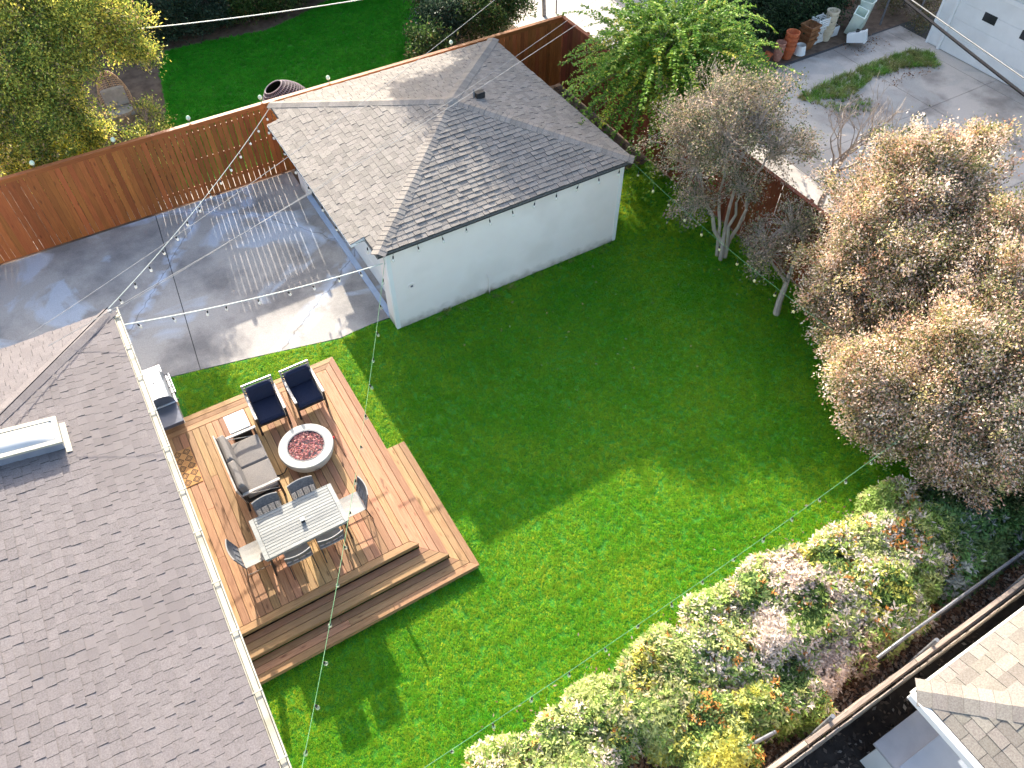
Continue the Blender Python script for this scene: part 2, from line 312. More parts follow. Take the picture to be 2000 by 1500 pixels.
slab([(-16,1.66),(-5.36,1.37),(-4.585,1.20),(-4.02,7.5),(-16,7.5)]).build('slab', M['patio'], pat)
slab([(-4.565,1.20),(-3.54,.98),(-1.33,.46),(-.5,.50),(.45,.46),(.45,6.4),(.02,6.4),(.02,7.5),(-4.0,7.5)]).build('slab', M['patio'], pat)
struct('fence_gap_backing', MB().prism([(-12,7.66),(7.0,7.66),(7.0,8.25),(-12,8.25)], -.2, -.0), M['gap_backing'])  # unseen pale strip added so the fence gaps look bright
drv = struct('driveway', MB().prism([(9.75,-16),(26,-16),(26,4.55),(18.9,4.62),(16,4.68),(9.75,4.9)], -.25, -.012), M['felt'])
def gap_slab(x0,x1,y0,y1): MB().prism([(x0+.008,y0+.008),(x1-.008,y0+.008),(x1-.008,y1-.008),(x0+.008,y1-.008)], -.2, .002).build('slab', M['drive'], drv)
for y0, y1 in ((-16,-8),(-8,-4),(-4,.12),(.12,4.5)):
    for x0, x1 in ((9.76,13.2),(13.2,16.3),(16.3,19.3),(19.3,22.0),(22.0,22.75)): gap_slab(x0,x1,y0,y1)
al = struct('alley', MB().prism([(10.2,8.0),(13.1,7.9),(17.3,8.8),(17.0,12.2),(14.6,24),(11.0,24)], -.2, -.006), M['alley'])

# ---------------------------------------------------------------- shingled roofs
THK = (.011,.015,.021); THK2 = (.018,.024,.033)
def tab_mesh(th, e, mat, nm):       # unit-wide wedge, local x along the eave, y up the slope
    L = e*1.5; V = [(0,0,0),(1,0,0),(1,L,0),(0,L,0),(0,0,th),(1,0,th),(1,L,.003),(0,L,.003)]
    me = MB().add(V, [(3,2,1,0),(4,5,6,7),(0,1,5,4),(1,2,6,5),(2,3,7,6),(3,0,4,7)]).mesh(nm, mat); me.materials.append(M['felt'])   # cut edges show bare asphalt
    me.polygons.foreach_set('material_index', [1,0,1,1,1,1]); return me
def slopes_to_tabs(slopes, e, wmin, wmax):
    T = []
    for (O, a, u, n, Tmax, s0, s1) in slopes:
        O, a, u, n = (np.array(q, float) for q in (O, a, u, n)); k = 0
        while k*e < Tmax-.02:
            t = k*e; tm = min(t+e*.95, Tmax); lo, hi = s0(tm), s1(tm); s = lo-U(0, wmax); k += 1
            while s < hi:
                wd = U(wmin, wmax); aa, bb = max(s, lo), min(s+wd, hi); s += wd
                if bb-aa < .02: continue
                th = random.choice(THK if abs(a[0]) < .9 or n[1] > 0 else THK2); T.append((O+a*aa+u*t+n*(.004+U(0,.002)), a, u, n, bb-aa-.007, th, random.random()))
    return T
# garage ------------------------------------------------------------------------------------
EX0, EX1, EY0, EY1, EH = -.22, 6.72, -.14, 6.88, 2.6
AP = np.array((3.5, 3.37, 3.39))
gar = thing('garage', 'white stucco garage with a grey hip roof beside the lawn', 'garage', (3.25,3.3,0))
go = (-3.25,-3.3,0)
g = MB(go); g.box(0,6.54,0,.14,-.1,2.52); g.build('wall', M['wall_white'], gar)
MB(go).box(6.40,6.54,.14,6.6,-.1,2.52).build('wall', M['wall_white'], gar)
MB(go).box(0,6.40,6.46,6.6,-.1,2.52).build('wall', M['wall_white'], gar)
MB(go).box(0,.14,.14,.47,-.1,2.52).build('wall', M['wall_white'], gar)
MB(go).box(0,.14,6.05,6.46,-.1,2.52).build('wall', M['wall_white'], gar)
MB(go).box(0,.14,.47,6.05,2.15,2.52).build('lintel', M['wall_white'], gar)
for x0, x1, y0, y1 in ((-.012,.09,-.012,.0),(-.012,0,.0,.09),(6.45,6.552,-.012,0)): MB(go).box(x0,x1,y0,y1,.02,2.5).build('corner_trim', M['white'], gar)
gd = MB(go).box(.30,.34,.47,6.05,0,2.15).build('garage_door', M['siding_white'], gar)
for k in range(4): MB(go).bbox(.285,.30,.49,6.03,.02+k*.535,.54+k*.535,.006).build('door_panel', M['siding_white'], gd)
MB(go).bbox(-.02,.12,.45,6.07,.006,.075,.01).build('threshold', pm('threshold_sky_tint', (.34,.42,.56), (.42,.50,.62), 3, .5), gar)  # sky reflection on the sill is put into its blue base colour
# little roundel and pipe on the lit-side wall
o = MB().lathe([(.05,0),(.095,0),(.095,.014),(.085,.016),(.05,.006)],16,close=False).build('dryer_vent', M['wall_white'], gar); o.location = (.52-3.25,-.001-3.3,1.22); o.rotation_euler = (PI/2,0,0)
MB(go).bbox(.49,.55,-.02,0,1.20,1.24,.004).build('vent_flap', M['galv'], gar)
MB(go).tube([(2.55,-.01,.62),(2.55,-.06,.60),(2.56,-.07,.45),(2.57,-.07,.0)], .012, 6).build('pipe', M['wall_white'], gar)
roof = MB(go).add([(EX0,EY0,EH-.02),(EX1,EY0,EH-.02),(EX1,EY1,EH-.02),(EX0,EY1,EH-.02),tuple(AP-np.array((0,0,.02))),(EX0,EY0,EH-.10),(EX1,EY0,EH-.10),(EX1,EY1,EH-.10),(EX0,EY1,EH-.10)],
     [(0,1,4),(1,2,4),(2,3,4),(3,0,4),(5,6,1,0),(6,7,2,1),(7,8,3,2),(8,5,0,3),(8,7,6,5)]).build('roof', M['edge'], gar)
def tri_slope(c0, c1, ap):
    c0, c1 = np.array(c0, float), np.array(c1, float); a = c1-c0; Ln = np.linalg.norm(a); a /= Ln
    d = ap-c0; sa = d@a; u = d-a*sa; T = np.linalg.norm(u); u /= T; n = np.cross(a, u)
    return (c0, a, u, n, T, lambda t: sa*t/T, lambda t: Ln-(Ln-sa)*t/T)
G = [(EX0,EY0,EH),(EX1,EY0,EH),(EX1,EY1,EH),(EX0,EY1,EH)]
SL = [tri_slope(G[i], G[(i+1)%4], AP) for i in range(4)]
# front slope runs lower over the door: extra courses below the eave between the two notches
f = SL[3]; O, a, u, n, T, _, _ = f
down = O+a*(EY1-6.08)+u*(-.36); SL.append((down, a, u, n, .36, lambda t: 0.0, lambda t: 5.5))
rp = lambda y, t, z: tuple(np.array((EX0, y, EH))+u*t+n*z+np.array(go))
MB().add([rp(6.08,-.37,-.01),rp(.58,-.37,-.01),rp(.58,.05,-.01),rp(6.08,.05,-.01),rp(6.08,-.37,-.08),rp(.58,-.37,-.08),rp(.58,.05,-.08),rp(6.08,.05,-.08)],
         [(0,1,2,3),(7,6,5,4),(4,5,1,0),(5,6,2,1),(7,4,0,3)]).build('door_hood', M['white'], gar)
def lay_on(part, T_, e, mat, limit=300):
    # parts of the roof: the roof mesh sits at its thing's origin
    class P: pass
    part_loc = part.parent.location if part.parent else part.location
    root = part; 
    th3 = THK+THK2; ms = {h: tab_mesh(h, e, mat, 'shingle') for h in th3}; ref = np.array(part_loc); sc_ = []
    for i, t in enumerate(T_):
        c = t[0]+t[1]*t[4]/2+t[2]*e/2; z = shows(c, -5); sc_.append((1e9 if z is None else z-.6*t[4], i))
    near = set(i for q, i in sorted(sc_)[:limit] if q < 1e8); mb = MB()
    for i, (p, a, u, n, wd, h, rd) in enumerate(T_):
        if i in near:
            o = link('shingle', ms[h], root)
            o.matrix_local = Matrix(((a[0]*wd,u[0],n[0],p[0]-ref[0]),(a[1]*wd,u[1],n[1],p[1]-ref[1]),(a[2]*wd,u[2],n[2],p[2]-ref[2]),(0,0,0,1)))
        else:
            L = e*1.5; q = lambda x, y, z: tuple(p+a*x+u*y+n*z-ref)
            mb.add([q(0,0,0),q(wd,0,0),q(wd,L,0),q(0,L,0),q(0,0,h),q(wd,0,h),q(wd,L,.003),q(0,L,.003)], [(4,5,6,7),(0,1,5,4),(1,2,6,5),(3,0,4,7)], rd+.001)
    if mb.v:
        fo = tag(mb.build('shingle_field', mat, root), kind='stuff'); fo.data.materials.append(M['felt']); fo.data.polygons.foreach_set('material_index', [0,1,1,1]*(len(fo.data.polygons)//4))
def caps_on(part, A, B, nl, nr, mat, step=.14, half=.17):
    A, B, nl, nr = (np.array(q, float) for q in (A, B, nl, nr)); d = B-A; Ln = np.linalg.norm(d); d /= Ln; up = np.array((0,0,1.0)); ref = np.array(part.parent.location)
    def pts(t, z): c = A+d*t; return [c+nl*half+up*z, c+up*(z+.016), c+nr*half+up*z]
    lo = pts(0,.030); hi = pts(step*1.35,.019)
    V = [tuple(q-A) for q in lo]+[tuple(q-A) for q in hi]+[tuple(q-A-up*.013) for q in lo]+[tuple(q-A-up*.02) for q in hi]
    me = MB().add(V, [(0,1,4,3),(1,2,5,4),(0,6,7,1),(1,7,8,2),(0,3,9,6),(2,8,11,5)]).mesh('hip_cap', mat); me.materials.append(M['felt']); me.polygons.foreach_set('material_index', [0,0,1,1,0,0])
    for k in range(int(Ln/step)): o = link('hip_cap', me, part); o.location = tuple(A+d*k*step-ref+np.array((0,0,U(-.001,.002))))
lay_on(roof, slopes_to_tabs(SL, .14, .13, .26), .14, M['shin_g'])
for i in range(4):
    c = np.array(G[i], float); prev, nxt = np.array(G[i-1], float), np.array(G[(i+1)%4], float)
    dl = (nxt-c)/np.linalg.norm(nxt-c); dr = (prev-c)/np.linalg.norm(prev-c); h = (AP-c)/np.linalg.norm(AP-c)
    pl = dl-h*(dl@h); pl /= np.linalg.norm(pl); pr = dr-h*(dr@h); pr /= np.linalg.norm(pr)
    caps_on(roof, c, AP, pl, pr, M['shin_g'])
MB(go).lathe([(.22,-.06),(.16,.0),(.06,.035),(.0,.045)], 12, tuple(AP+np.array((0,0,.03))), close=False).build('peak_cap', M['shin_g'], roof, smooth=True)
MB(go).bbox(4.22,4.46,3.33,3.5,3.20,3.36,.01).build('roof_vent', M['black'], roof)
MB(go).tube([(4.18,3.42,3.1),(4.18,3.42,3.47)], .02, 8).build('vent_pipe', M['galv'], roof)

# house -------------------------------------------------------------------------------------
HX, HY, HZ, HP = -5.6, .76, 2.9, .21
hs = thing('house', 'house with a pinkish grey shingle roof and cream gutter beside the deck', 'house', (-8,-6,0)); ho = (8,6,0)
MB(ho).box(-13,-6.05,-16,.35,-.1,2.82).build('wall', M['siding_white'], hs)
TM = 5.2
c0 = np.array((HX,HY,HZ)); top = c0+np.array((-TM,-TM,TM*HP))
hroof = MB(ho).add([(HX,HY,HZ-.02),(HX,-17,HZ-.02),(HX-TM,-17,HZ+TM*HP-.02),(HX-TM,HY-TM,HZ+TM*HP-.02),(HX-TM*2,HY,HZ-.02),(HX,HY,HZ-.16),(HX,-17,HZ-.16),(HX-TM*2,HY,HZ-.16),(HX-TM*2,-17,HZ-.16)],
     [(1,0,3,2),(0,4,3),(5,0,1,6),(7,4,0,5),(8,7,5,6)]).build('roof', M['felt'], hs)
sl = math.hypot(1, HP); uE = np.array((-1,0,HP))/sl; aE = np.array((0,1,0)); nE = np.cross(aE,uE)
uN = np.array((0,-1,HP))/sl; aN = np.array((-1,0,0)); nN = np.cross(aN,uN)
HS = [((HX,-12.0,HZ), aE, uE, nE, 4.6, lambda t: 0.0, lambda t: 12.0+HY-t/sl),
      ((HX,HY,HZ), aN, uN, nN, 3.0, lambda t: t/sl, lambda t: 4.0)]
hT = [t for t in slopes_to_tabs(HS, .138, .15, .21) if shows(t[0], 200)]
# keep the shingles out of the skylight
hT = [t for t in hT if not (-8.6 < t[0][0] < -7.07 and -2.53 < t[0][1] < -1.98)]
lay_on(hroof, hT, .138, M['shin_h'])
hh = (top-c0)/np.linalg.norm(top-c0); pl = np.array((0,-1,0.0)); pl = pl-hh*(pl@hh); pl /= np.linalg.norm(pl); pr = np.array((-1,0,0.0)); pr = pr-hh*(pr@hh); pr /= np.linalg.norm(pr)
caps_on(hroof, c0, c0+hh*3.6, pl, pr, M['shin_h'])
# gutter: open trough with straps
gx = HX+.005; prof = [(0,.0),(0,-.12),(.10,-.12),(.135,-.03),(.135,.0),(.115,.0),(.115,-.02),(.09,-.10),(.012,-.10),(.012,.0)]
gut = MB(ho); V = [(gx+p[0],y,HZ-.01+p[1]) for y in (-17,HY+.05) for p in prof]; k = len(prof)
gut.add(V, [(i,(i+1)%k,k+(i+1)%k,k+i) for i in range(k)]+[tuple(range(k)),tuple(range(2*k-1,k-1,-1))])
gutter = gut.build('gutter', M['cream'], hs)
MB(ho).box(gx+.02,gx+.10,-17,HY,HZ-.052,HZ-.045).build('gutter_guard', M['cream'], hs)
for y in (.55,-.35,-1.25,-2.2,-3.1,-4.1,-5.0,-6.0,-6.9,-7.9,-8.9,-9.9): MB(ho).bbox(gx-.01,gx+.139,y-.012,y+.012,HZ-.014,HZ-.002,.002).build('strap', M['cream'], gutter)
MB(ho).bbox(gx-.06,gx+.02,HY-.08,HY+.0,HZ+.01,HZ+.05,.01).build('bracket', M['galv'], hs)
# skylight
zs = lambda x: HZ+(HX-x)*HP
sky = MB(ho); X0, X1, Y0, Y1 = -8.4, -6.95, -2.54, -1.98
sky.add([(X0,Y0,zs(X0)),(X1,Y0,zs(X1)),(X1,Y1,zs(X1)),(X0,Y1,zs(X0)),(X0,Y0,zs(X0)+.2),(X1,Y0,zs(X1)+.2),(X1,Y1,zs(X1)+.2),(X0,Y1,zs(X0)+.2)],[(4,5,6,7),(0,1,5,4),(1,2,6,5),(2,3,7,6),(3,0,4,7)])
skl = sky.build('skylight', pm('skylight_curb', (.20,.21,.25), (.26,.27,.31), 4, .6), hs)
fr = MB(ho)
for (x0,x1,y0,y1) in ((X0,X1+.03,Y1-.05,Y1+.03),(X0,X1+.03,Y0-.03,Y0+.05),(X1-.05,X1+.03,Y0+.05,Y1-.05)):
    fr.add([(x0,y0,zs(x0)+.19),(x1,y0,zs(x1)+.19),(x1,y1,zs(x1)+.19),(x0,y1,zs(x0)+.19),(x0,y0,zs(x0)+.24),(x1,y0,zs(x1)+.24),(x1,y1,zs(x1)+.24),(x0,y1,zs(x0)+.24)],[(4,5,6,7),(0,1,5,4),(1,2,6,5),(2,3,7,6),(3,0,4,7)])
fr.build('frame', M['cream'], skl)
dm = MB(ho); nx, ny = 10, 8; V = []; F = []
for i in range(nx+1):
    for j in range(ny+1):
        x = X0+(X1-.05-X0)*i/nx; y = Y0+.05+(Y1-Y0-.1)*j/ny; e_ = min(1, 3*min(1-i/nx+.0, j/ny, 1-j/ny)); V.append((x,y,zs(x)+.215+.07*(1-(1-e_)**2)))
for i in range(nx):
    for j in range(ny): F.append((i*(ny+1)+j,(i+1)*(ny+1)+j,(i+1)*(ny+1)+j+1,i*(ny+1)+j+1))
dm.add(V,F).build('dome', pm('skylight_dome', (.40,.41,.41), (.48,.49,.49), 3, .45), skl, smooth=True)
fl = MB(ho).add([(X1+.0,Y0-.1,zs(X1)+.03),(X1+.09,Y0-.1,zs(X1+.09)+.03),(X1+.09,Y1+.03,zs(X1+.09)+.03),(X1+.0,Y1+.03,zs(X1)+.03)],[(0,1,2,3)]).build('flashing', M['cream'], skl)

# ---------------------------------------------------------------- deck
BW, BP = .1355, .1435
Z1, Z2, Z3 = .155, .31, .465
X3, Y3 = -2.21, -5.755; X2_, Y2 = -1.79, -6.18; X1_, Y1_ = -1.355, -6.60
T2, T3 = -.285, -.705; JOG = -3.22; XW = -6.05
deck = thing('deck', 'tan timber deck with wraparound steps between house and lawn', 'deck', (-4,-3.4,0)); do = (4,3.4,0)
def board(poly, z, axis, name='board', parent=deck):
    """plank with polygon outline (world xy); local X is the length"""
    cx = sum(p[0] for p in poly)/len(poly); cy = sum(p[1] for p in poly)/len(poly)
    if axis == 'y': P = [((p[1]-cy), -(p[0]-cx)) for p in poly]
    else: P = [(p[0]-cx, p[1]-cy) for p in poly]
    n_ = len(P); A = sum(P[i][0]*P[(i+1)%n_][1]-P[(i+1)%n_][0]*P[i][1] for i in range(n_))
    if A < 0: P = P[::-1]
    zc = z-.035+U(-.0012,.0012); b = .006; m = MB(); n_ = len(P)
    gx_ = sum(p[0] for p in P)/n_; gy_ = sum(p[1] for p in P)/n_
    ins = [(p[0]-math.copysign(min(b,abs(p[0]-gx_)),p[0]-gx_)*.5, p[1]-math.copysign(b,p[1]-gy_)) for p in P]
    V = [(p[0],p[1],0) for p in P]+[(p[0],p[1],.031) for p in P]+[(p[0],p[1],.035) for p in ins]
    F = [tuple(range(n_-1,-1,-1)),tuple(range(2*n_,3*n_))]+[(k*n_+i,k*n_+(i+1)%n_,(k+1)*n_+(i+1)%n_,(k+1)*n_+i) for k in (0,1) for i in range(n_)]
    o = m.add(V,F).build(name, M['deck'], parent); o.location = (cx+do[0],cy+do[1],zc); o.rotation_euler = (0,0,PI/2 if axis == 'y' else 0); return o
def rect(x0,x1,y0,y1,g=.0): return [(x0+g,y0+g),(x1-g,y0+g),(x1-g,y1-g),(x0+g,y1-g)]
def cut_y(x0, x1, y0, y1, z, nmax=2):      # boards along y with staggered butt joints
    cuts = [y0,y1]
    if y1-y0 > 3.2 and random.random() < .6: cuts = [y0, U(y0+1.2,y1-1.2), y1]
    for a_, b_ in zip(cuts, cuts[1:]): board(rect(x0,x1,a_+.0015,b_-.0015), z, 'y')
gapb = BP-BW
# level 3
x = X3-BP; board([(x+gapb,T3),(X3,T3),(X3,Y3+.003),(x+gapb,Y3+BP+.003)], Z3, 'y')
board([(XW,Y3),(X3,Y3),(x+gapb,Y3+BW),(XW,Y3+BW)], Z3, 'x')
board(rect(XW,x,T3-BW,T3), Z3, 'x')
while x-BP > XW-.05:
    cut_y(x-BP+gapb, x, Y3+BP, T3-BP, Z3); x -= BP
# level 2: three rows round the platform, mitred at both corners
for k in range(3):
    o0, o1 = k*BP, k*BP+BW
    if k < 3:
        board([(X2_-o1,Y2+o1+.002),(X2_-o0,Y2+o0+.002),(X2_-o0,T2-o0-.002),(X2_-o1,T2-o1-.002)], Z2, 'y')
        board([(XW,Y2+o0),(X2_-o0,Y2+o0),(X2_-o1,Y2+o1),(XW,Y2+o1)], Z2, 'x')
        board([(XW,T2-o1),(X2_-o1,T2-o1),(X2_-o0,T2-o0),(XW,T2-o0)], Z2, 'x')
# level 1
for k in range(3):
    o0, o1 = k*BP, k*BP+BW
    board([(X1_-o1,Y1_+o1+.002),(X1_-o0,Y1_+o0+.002),(X1_-o0,JOG),(X1_-o1,JOG)], Z1, 'y')
    for a_, b_ in ((XW,-3.4+U(-.6,.6)),(None,None)):
        pass
    xm = -3.6+U(-.7,.7)
    board([(XW,Y1_+o0),(xm-.002,Y1_+o0),(xm-.002,Y1_+o1),(XW,Y1_+o1)], Z1, 'x')
    board([(xm+.002,Y1_+o0),(X1_-o0,Y1_+o0),(X1_-o1,Y1_+o1),(xm+.002,Y1_+o1)], Z1, 'x')
# risers
def riser(x0,x1,y0,y1,z0,z1):
    o = MB().box(-(max(x1-x0,y1-y0))/2,(max(x1-x0,y1-y0))/2,-.0095,.0095,z0,z1).build('riser', M['deck'], deck)
    o.location = ((x0+x1)/2+do[0],(y0+y1)/2+do[1],0); o.rotation_euler = (0,0,0 if x1-x0 > y1-y0 else PI/2)
riser(XW,X3-.02,Y3+.03,Y3+.03,.32,.427); riser(XW,X2_-.02,Y2+.03,Y2+.03,.16,.272); riser(XW,X1_-.02,Y1_+.03,Y1_+.03,0,.118)
riser(X3-.03,X3-.03,Y3+.05,T3-.02,.32,.427); riser(X2_-.03,X2_-.03,Y2+.05,T2-.02,0,.272); riser(X1_-.03,X1_-.03,Y1_+.05,JOG-.01,0,.118)
riser(XW,X2_-.02,T2-.03,T2-.03,0,.272); riser(XW,X3-.02,T3-.03,T3-.03,.32,.427); riser(X2_-.0,X1_-.03,JOG-.03,JOG-.03,0,.118)
MB(do).box(XW+.05,X3-.1,Y3+.1,T3-.1,0,.41).build('joist_frame', M['frame_dark'], deck)

# ---------------------------------------------------------------- fences
def picket_mesh(wd, h, mat): return MB().bbox(0,h,-wd/2,wd/2,0,.017,.003).mesh('picket', mat)
back = thing('fence', 'long red brown cedar picket fence along the far side of the patio', 'fence', (-3,7.56,0))
FH = 2.28; pms = [picket_mesh(wd, FH-.035, M['fence']) for wd in (.136,.139,.142)]
x = -12.6
while x < 9.62:
    me = random.choice(pms); wd = me.vertices[0].co.y; wd = max(abs(v.co.y) for v in me.vertices)*2
    o = link('picket', me, back); o.location = (x+wd/2+3, U(-.003,.003), .03); o.rotation_euler = (0,-PI/2,0)
    o.rotation_euler = Matrix(((0,-1,0),(0,0,-1),(1,0,0))).to_euler()
    gp = U(.010,.021) if -4.0 < x < -.1 else (U(.0,.004) if random.random() < .6 else U(.004,.010))
    x += wd+gp
bo = (3,-7.56,0)
for x0, x1 in zip(np.arange(-12.6,9.6,3.1), np.arange(-12.6,9.6,3.1)+3.1):
    x1 = min(x1,9.68)
    o = MB().bbox(-(x1-x0)/2+.002,(x1-x0)/2-.002,-.07,.06,0,.035,.004).build('cap_board', M['fence'], back); o.location = ((x0+x1)/2+3,.01,FH-.005)
    o = MB().bbox(-(x1-x0)/2+.002,(x1-x0)/2-.002,-.012,.008,0,.09,.004).build('trim_board', M['fence'], back); o.location = ((x0+x1)/2+3,-.031,FH-.10)
    for z in (.35,1.15,1.95): o = MB().box(-(x1-x0)/2,(x1-x0)/2,-.02,.02,0,.085).build('rail', M['fence'], back); o.location = ((x0+x1)/2+3,.045,z)
for x in np.arange(-12.1,9.7,1.985): o = MB().box(-.045,.045,0,.09,0,FH-.02).build('post', M['fence_dark'], back); o.location = (x+3,.07,0)
side = thing('fence', 'dark red brown picket fence behind the trees along the driveway', 'fence', (9.63,-1,0))
pms = [picket_mesh(wd, FH-.02, M['fence_dark']) for wd in (.136,.139,.142)]
y = 7.5
while y > -11.6:
    me = random.choice(pms); wd = max(abs(v.co.y) for v in me.vertices)*2
    o = link('picket', me, side); o.location = (U(-.003,.003), y-wd/2+1, .02); o.rotation_euler = Matrix(((0,0,-1),(0,1,0),(1,0,0))).to_euler()
    o.location.z += U(-.012,.012); y -= wd+(U(.001,.006) if random.random() < .85 else U(.012,.028))
for y0 in np.arange(7.5,-11.5,-2.4):
    o = MB().bbox(-1.198,1.198,-.05,.07,0,.035,.004).build('cap_board', M['fence_dark'], side); o.location = (-.0,y0-1.2+1,FH-.01); o.rotation_euler = (0,0,PI/2)
    for z in (.35,1.15,1.95): o = MB().box(-1.2,1.2,-.02,.02,0,.085).build('rail', M['fence_dark'], side); o.location = (.045,y0-1.2+1,z); o.rotation_euler = (0,0,PI/2)
    o = MB().box(-.045,.045,-.045,.045,0,FH+.0).build('post', M['fence_dark'], side); o.location = (.11,y0-1.2+1,0)
# globe lamps on the fence posts
gl = MB().lathe([(.0,-.075),(.045,-.06),(.072,-.025),(.075,.0),(.06,.045),(.03,.068),(0,.075)],12,(0,0,.13),close=False).mesh('globe', pm('globe_white', (.58,.68,.50), (.66,.75,.58), 5, .3), True)
for k, x in enumerate((-6.18,-4.2,-2.24,-.25,1.75,5.69)):
    t = thing('globe_lamp', ['small white globe lamp on the fence, leftmost of the row','small white globe lamp on the fence, second from the left end','small white globe lamp on the fence, third from the left end','small white globe lamp on the fence just left of the wicker pod chair','small white globe lamp on the fence just right of the wicker pod chair','small white globe lamp on the fence near the far corner of the garage'][k], 'lamp', (x,7.66,FH+.03), group='globe lamps along the cedar fence')
    link('globe', gl, t).scale = (.8,.8,.9); MB().tube([(0,0,0),(0,0,.07)], .012, 6).build('stem', M['galv'], t)

# ---------------------------------------------------------------- deck furniture
DZ = Z3+.001
def cushion(mb, x0,x1,y0,y1,z0,z1,r=.035):
    prof = [(r,0),(0,r),(0,max(r,z1-z0-r)),(r,z1-z0)]; V = []; F = []
    for ins, z in prof:
        i = ins; c = .02
        V += [(x0+i+c,y0+i,z0+z),(x1-i-c,y0+i,z0+z),(x1-i,y0+i+c,z0+z),(x1-i,y1-i-c,z0+z),(x1-i-c,y1-i,z0+z),(x0+i+c,y1-i,z0+z),(x0+i,y1-i-c,z0+z),(x0+i,y0+i+c,z0+z)]
    for k in range(3):
        for i in range(8): F.append((k*8+i,k*8+(i+1)%8,(k+1)*8+(i+1)%8,(k+1)*8+i))
    n_ = len(V); V.append(((x0+x1)/2,(y0+y1)/2,z1+.012)); F += [tuple(range(7,-1,-1))]+[(24+i,24+(i+1)%8,n_) for i in range(8)]
    return mb.add(V,F)
def tilt(mb, ang, pivot, axis='x'):
    c, s = math.cos(ang), math.sin(ang)
    for i, (x,y,z) in enumerate(mb.v):
        if axis == 'x': dy, dz = y-pivot[1], z-pivot[2]; mb.v[i] = (x, pivot[1]+dy*c-dz*s, pivot[2]+dy*s+dz*c)
    return mb
def lounge(name, label, loc, rz, W, mat, nseat, group=None):
    """local: faces -y, origin at floor centre; arms left and right"""
    t = thing(name, label, 'chair' if nseat == 1 else 'sofa', loc, rz, group); h = W/2
    for sx in (-1,1):
        xa = sx*(h-.02)
        MB().tube([(xa,-.37,0),(xa,-.36,.30),(xa,-.355,.575)], .026, 4).build('leg', M['frame_dark'], t)
        MB().tube([(xa,.36,0),(xa,.33,.34),(xa,.36,.6)], .026, 4).build('leg', M['frame_dark'], t)
        MB().bbox(xa-.03,xa+.03,-.40,.36,.575,.60,.006).build('armrest', M['frame_pale'], t)
        MB().box(xa-.012,xa+.012,-.34,.34,.27,.305).build('side_rail', M['frame_dark'], t)
        tilt(MB().box(xa-.018,xa+.018,.315,.345,.30,.80), -.16, (0,.33,.3)).build('back_post', M['frame_pale'], t)
        MB().tube([(xa,-.34,.32),(xa,.30,.56)], .007, 5).build('side_strut', M['frame_pale'], t)
    MB().box(-h+.03,h-.03,-.365,-.335,.26,.31).build('front_rail', M['frame_dark'], t)
    MB().box(-h+.03,h-.03,-.33,.34,.275,.295).build('seat_deck', M['frame_dark'], t)
    tilt(MB().bbox(-h+.0,h-.0,.315,.345,.79,.825,.005), -.16, (0,.33,.3)).build('top_rail', M['frame_pale'], t)
    for k in range(5): tilt(MB().box(-h+.04,h-.04,.325,.335,.36+k*.085,.40+k*.085), -.16, (0,.33,.3)).build('back_slat', M['frame_dark'], t)
    cw = (W-.10)/nseat
    for k in range(nseat):
        x0 = -h+.05+k*cw
        cushion(MB(),x0+.004,x0+cw-.004,-.375,.27,.30,.42).build('seat_cushion', mat, t, smooth=False)
        tilt(cushion(MB(),x0+.006,x0+cw-.006,.17,.31,.40,.83,.045), -.16, (0,.25,.4)).build('back_cushion', mat, t)
    return t
lounge('lounge_chair', 'navy cushioned armchair at the deck corner, nearer the lawn', (-2.78,-1.395,DZ), math.radians(1), .66, M['navy'], 1, 'navy armchairs by the fire pit')
lounge('lounge_chair', 'navy cushioned armchair beside the white side table', (-3.63,-1.385,DZ), math.radians(-1), .66, M['navy'], 1, 'navy armchairs by the fire pit')
sofa = lounge('loveseat', 'two seat sofa with taupe cushions facing the fire pit', (-4.42,-2.665,DZ), PI/2, 1.50, M['taupe'], 2)
t = thing('side_table', 'small white topped side table beside the sofa, its sides blackened for shade', 'table', (-4.31,-1.515,DZ))
MB().bbox(-.215,.215,-.245,.245,.44,.475,.008).build('table_top', M['white'], t)
for x0,x1,y0,y1 in ((-.19,.19,-.22,-.205),(-.19,.19,.205,.22),(-.19,-.175,-.205,.205),(.175,.19,-.205,.205)): MB().box(x0,x1,y0,y1,.02,.44).build('side_panel', M['black'], t)  # black on these panels stands in for shade on the sides
# fire pit
t = thing('fire_pit', 'round concrete fire pit bowl filled with red lava rock', 'fire pit', (-3.28,-2.745,DZ))
MB().lathe([(.40,0),(.50,.10),(.545,.22),(.562,.30),(.562,.345),(.552,.36),(.40,.362),(.385,.35),(.38,.25),(0.0,.25)],48,close=False).build('bowl', M['pit'], t, smooth=False)
MB().lathe([(.388,.3635),(.372,.3635),(.372,.30),(.388,.30)],40,close=False).build('burner_ring', M['galv'], t)
MB().add([(-.06,-.562,.20),(.06,-.562,.20),(.06,-.566,.225),(-.06,-.566,.225)],[(0,1,2,3)]).build('badge', M['black'], t)
mb = MB()
for k in range(620):
    r_ = .365*math.sqrt(random.random()); th = U(0,2*PI); s_ = U(.016,.03); c = (r_*math.cos(th), r_*math.sin(th), .300+U(0,.04))
    ph = U(0,PI); q = [(s_*math.cos(ph+k2*PI/2+U(-.4,.4))*U(.7,1.2)+c[0], s_*math.sin(ph+k2*PI/2+U(-.4,.4))*U(.7,1.2)+c[1], c[2]+U(-.008,.008)) for k2 in range(4)]
    mb.add(q+[(c[0]+U(-.006,.006),c[1],c[2]+s_*.9),(c[0],c[1],c[2]-s_*.8)], [(0,1,4),(1,2,4),(2,3,4),(3,0,4),(1,0,5),(2,1,5),(3,2,5),(0,3,5)], random.random())
tag(mb.build('lava_rock', M['lava'], t), kind='stuff')
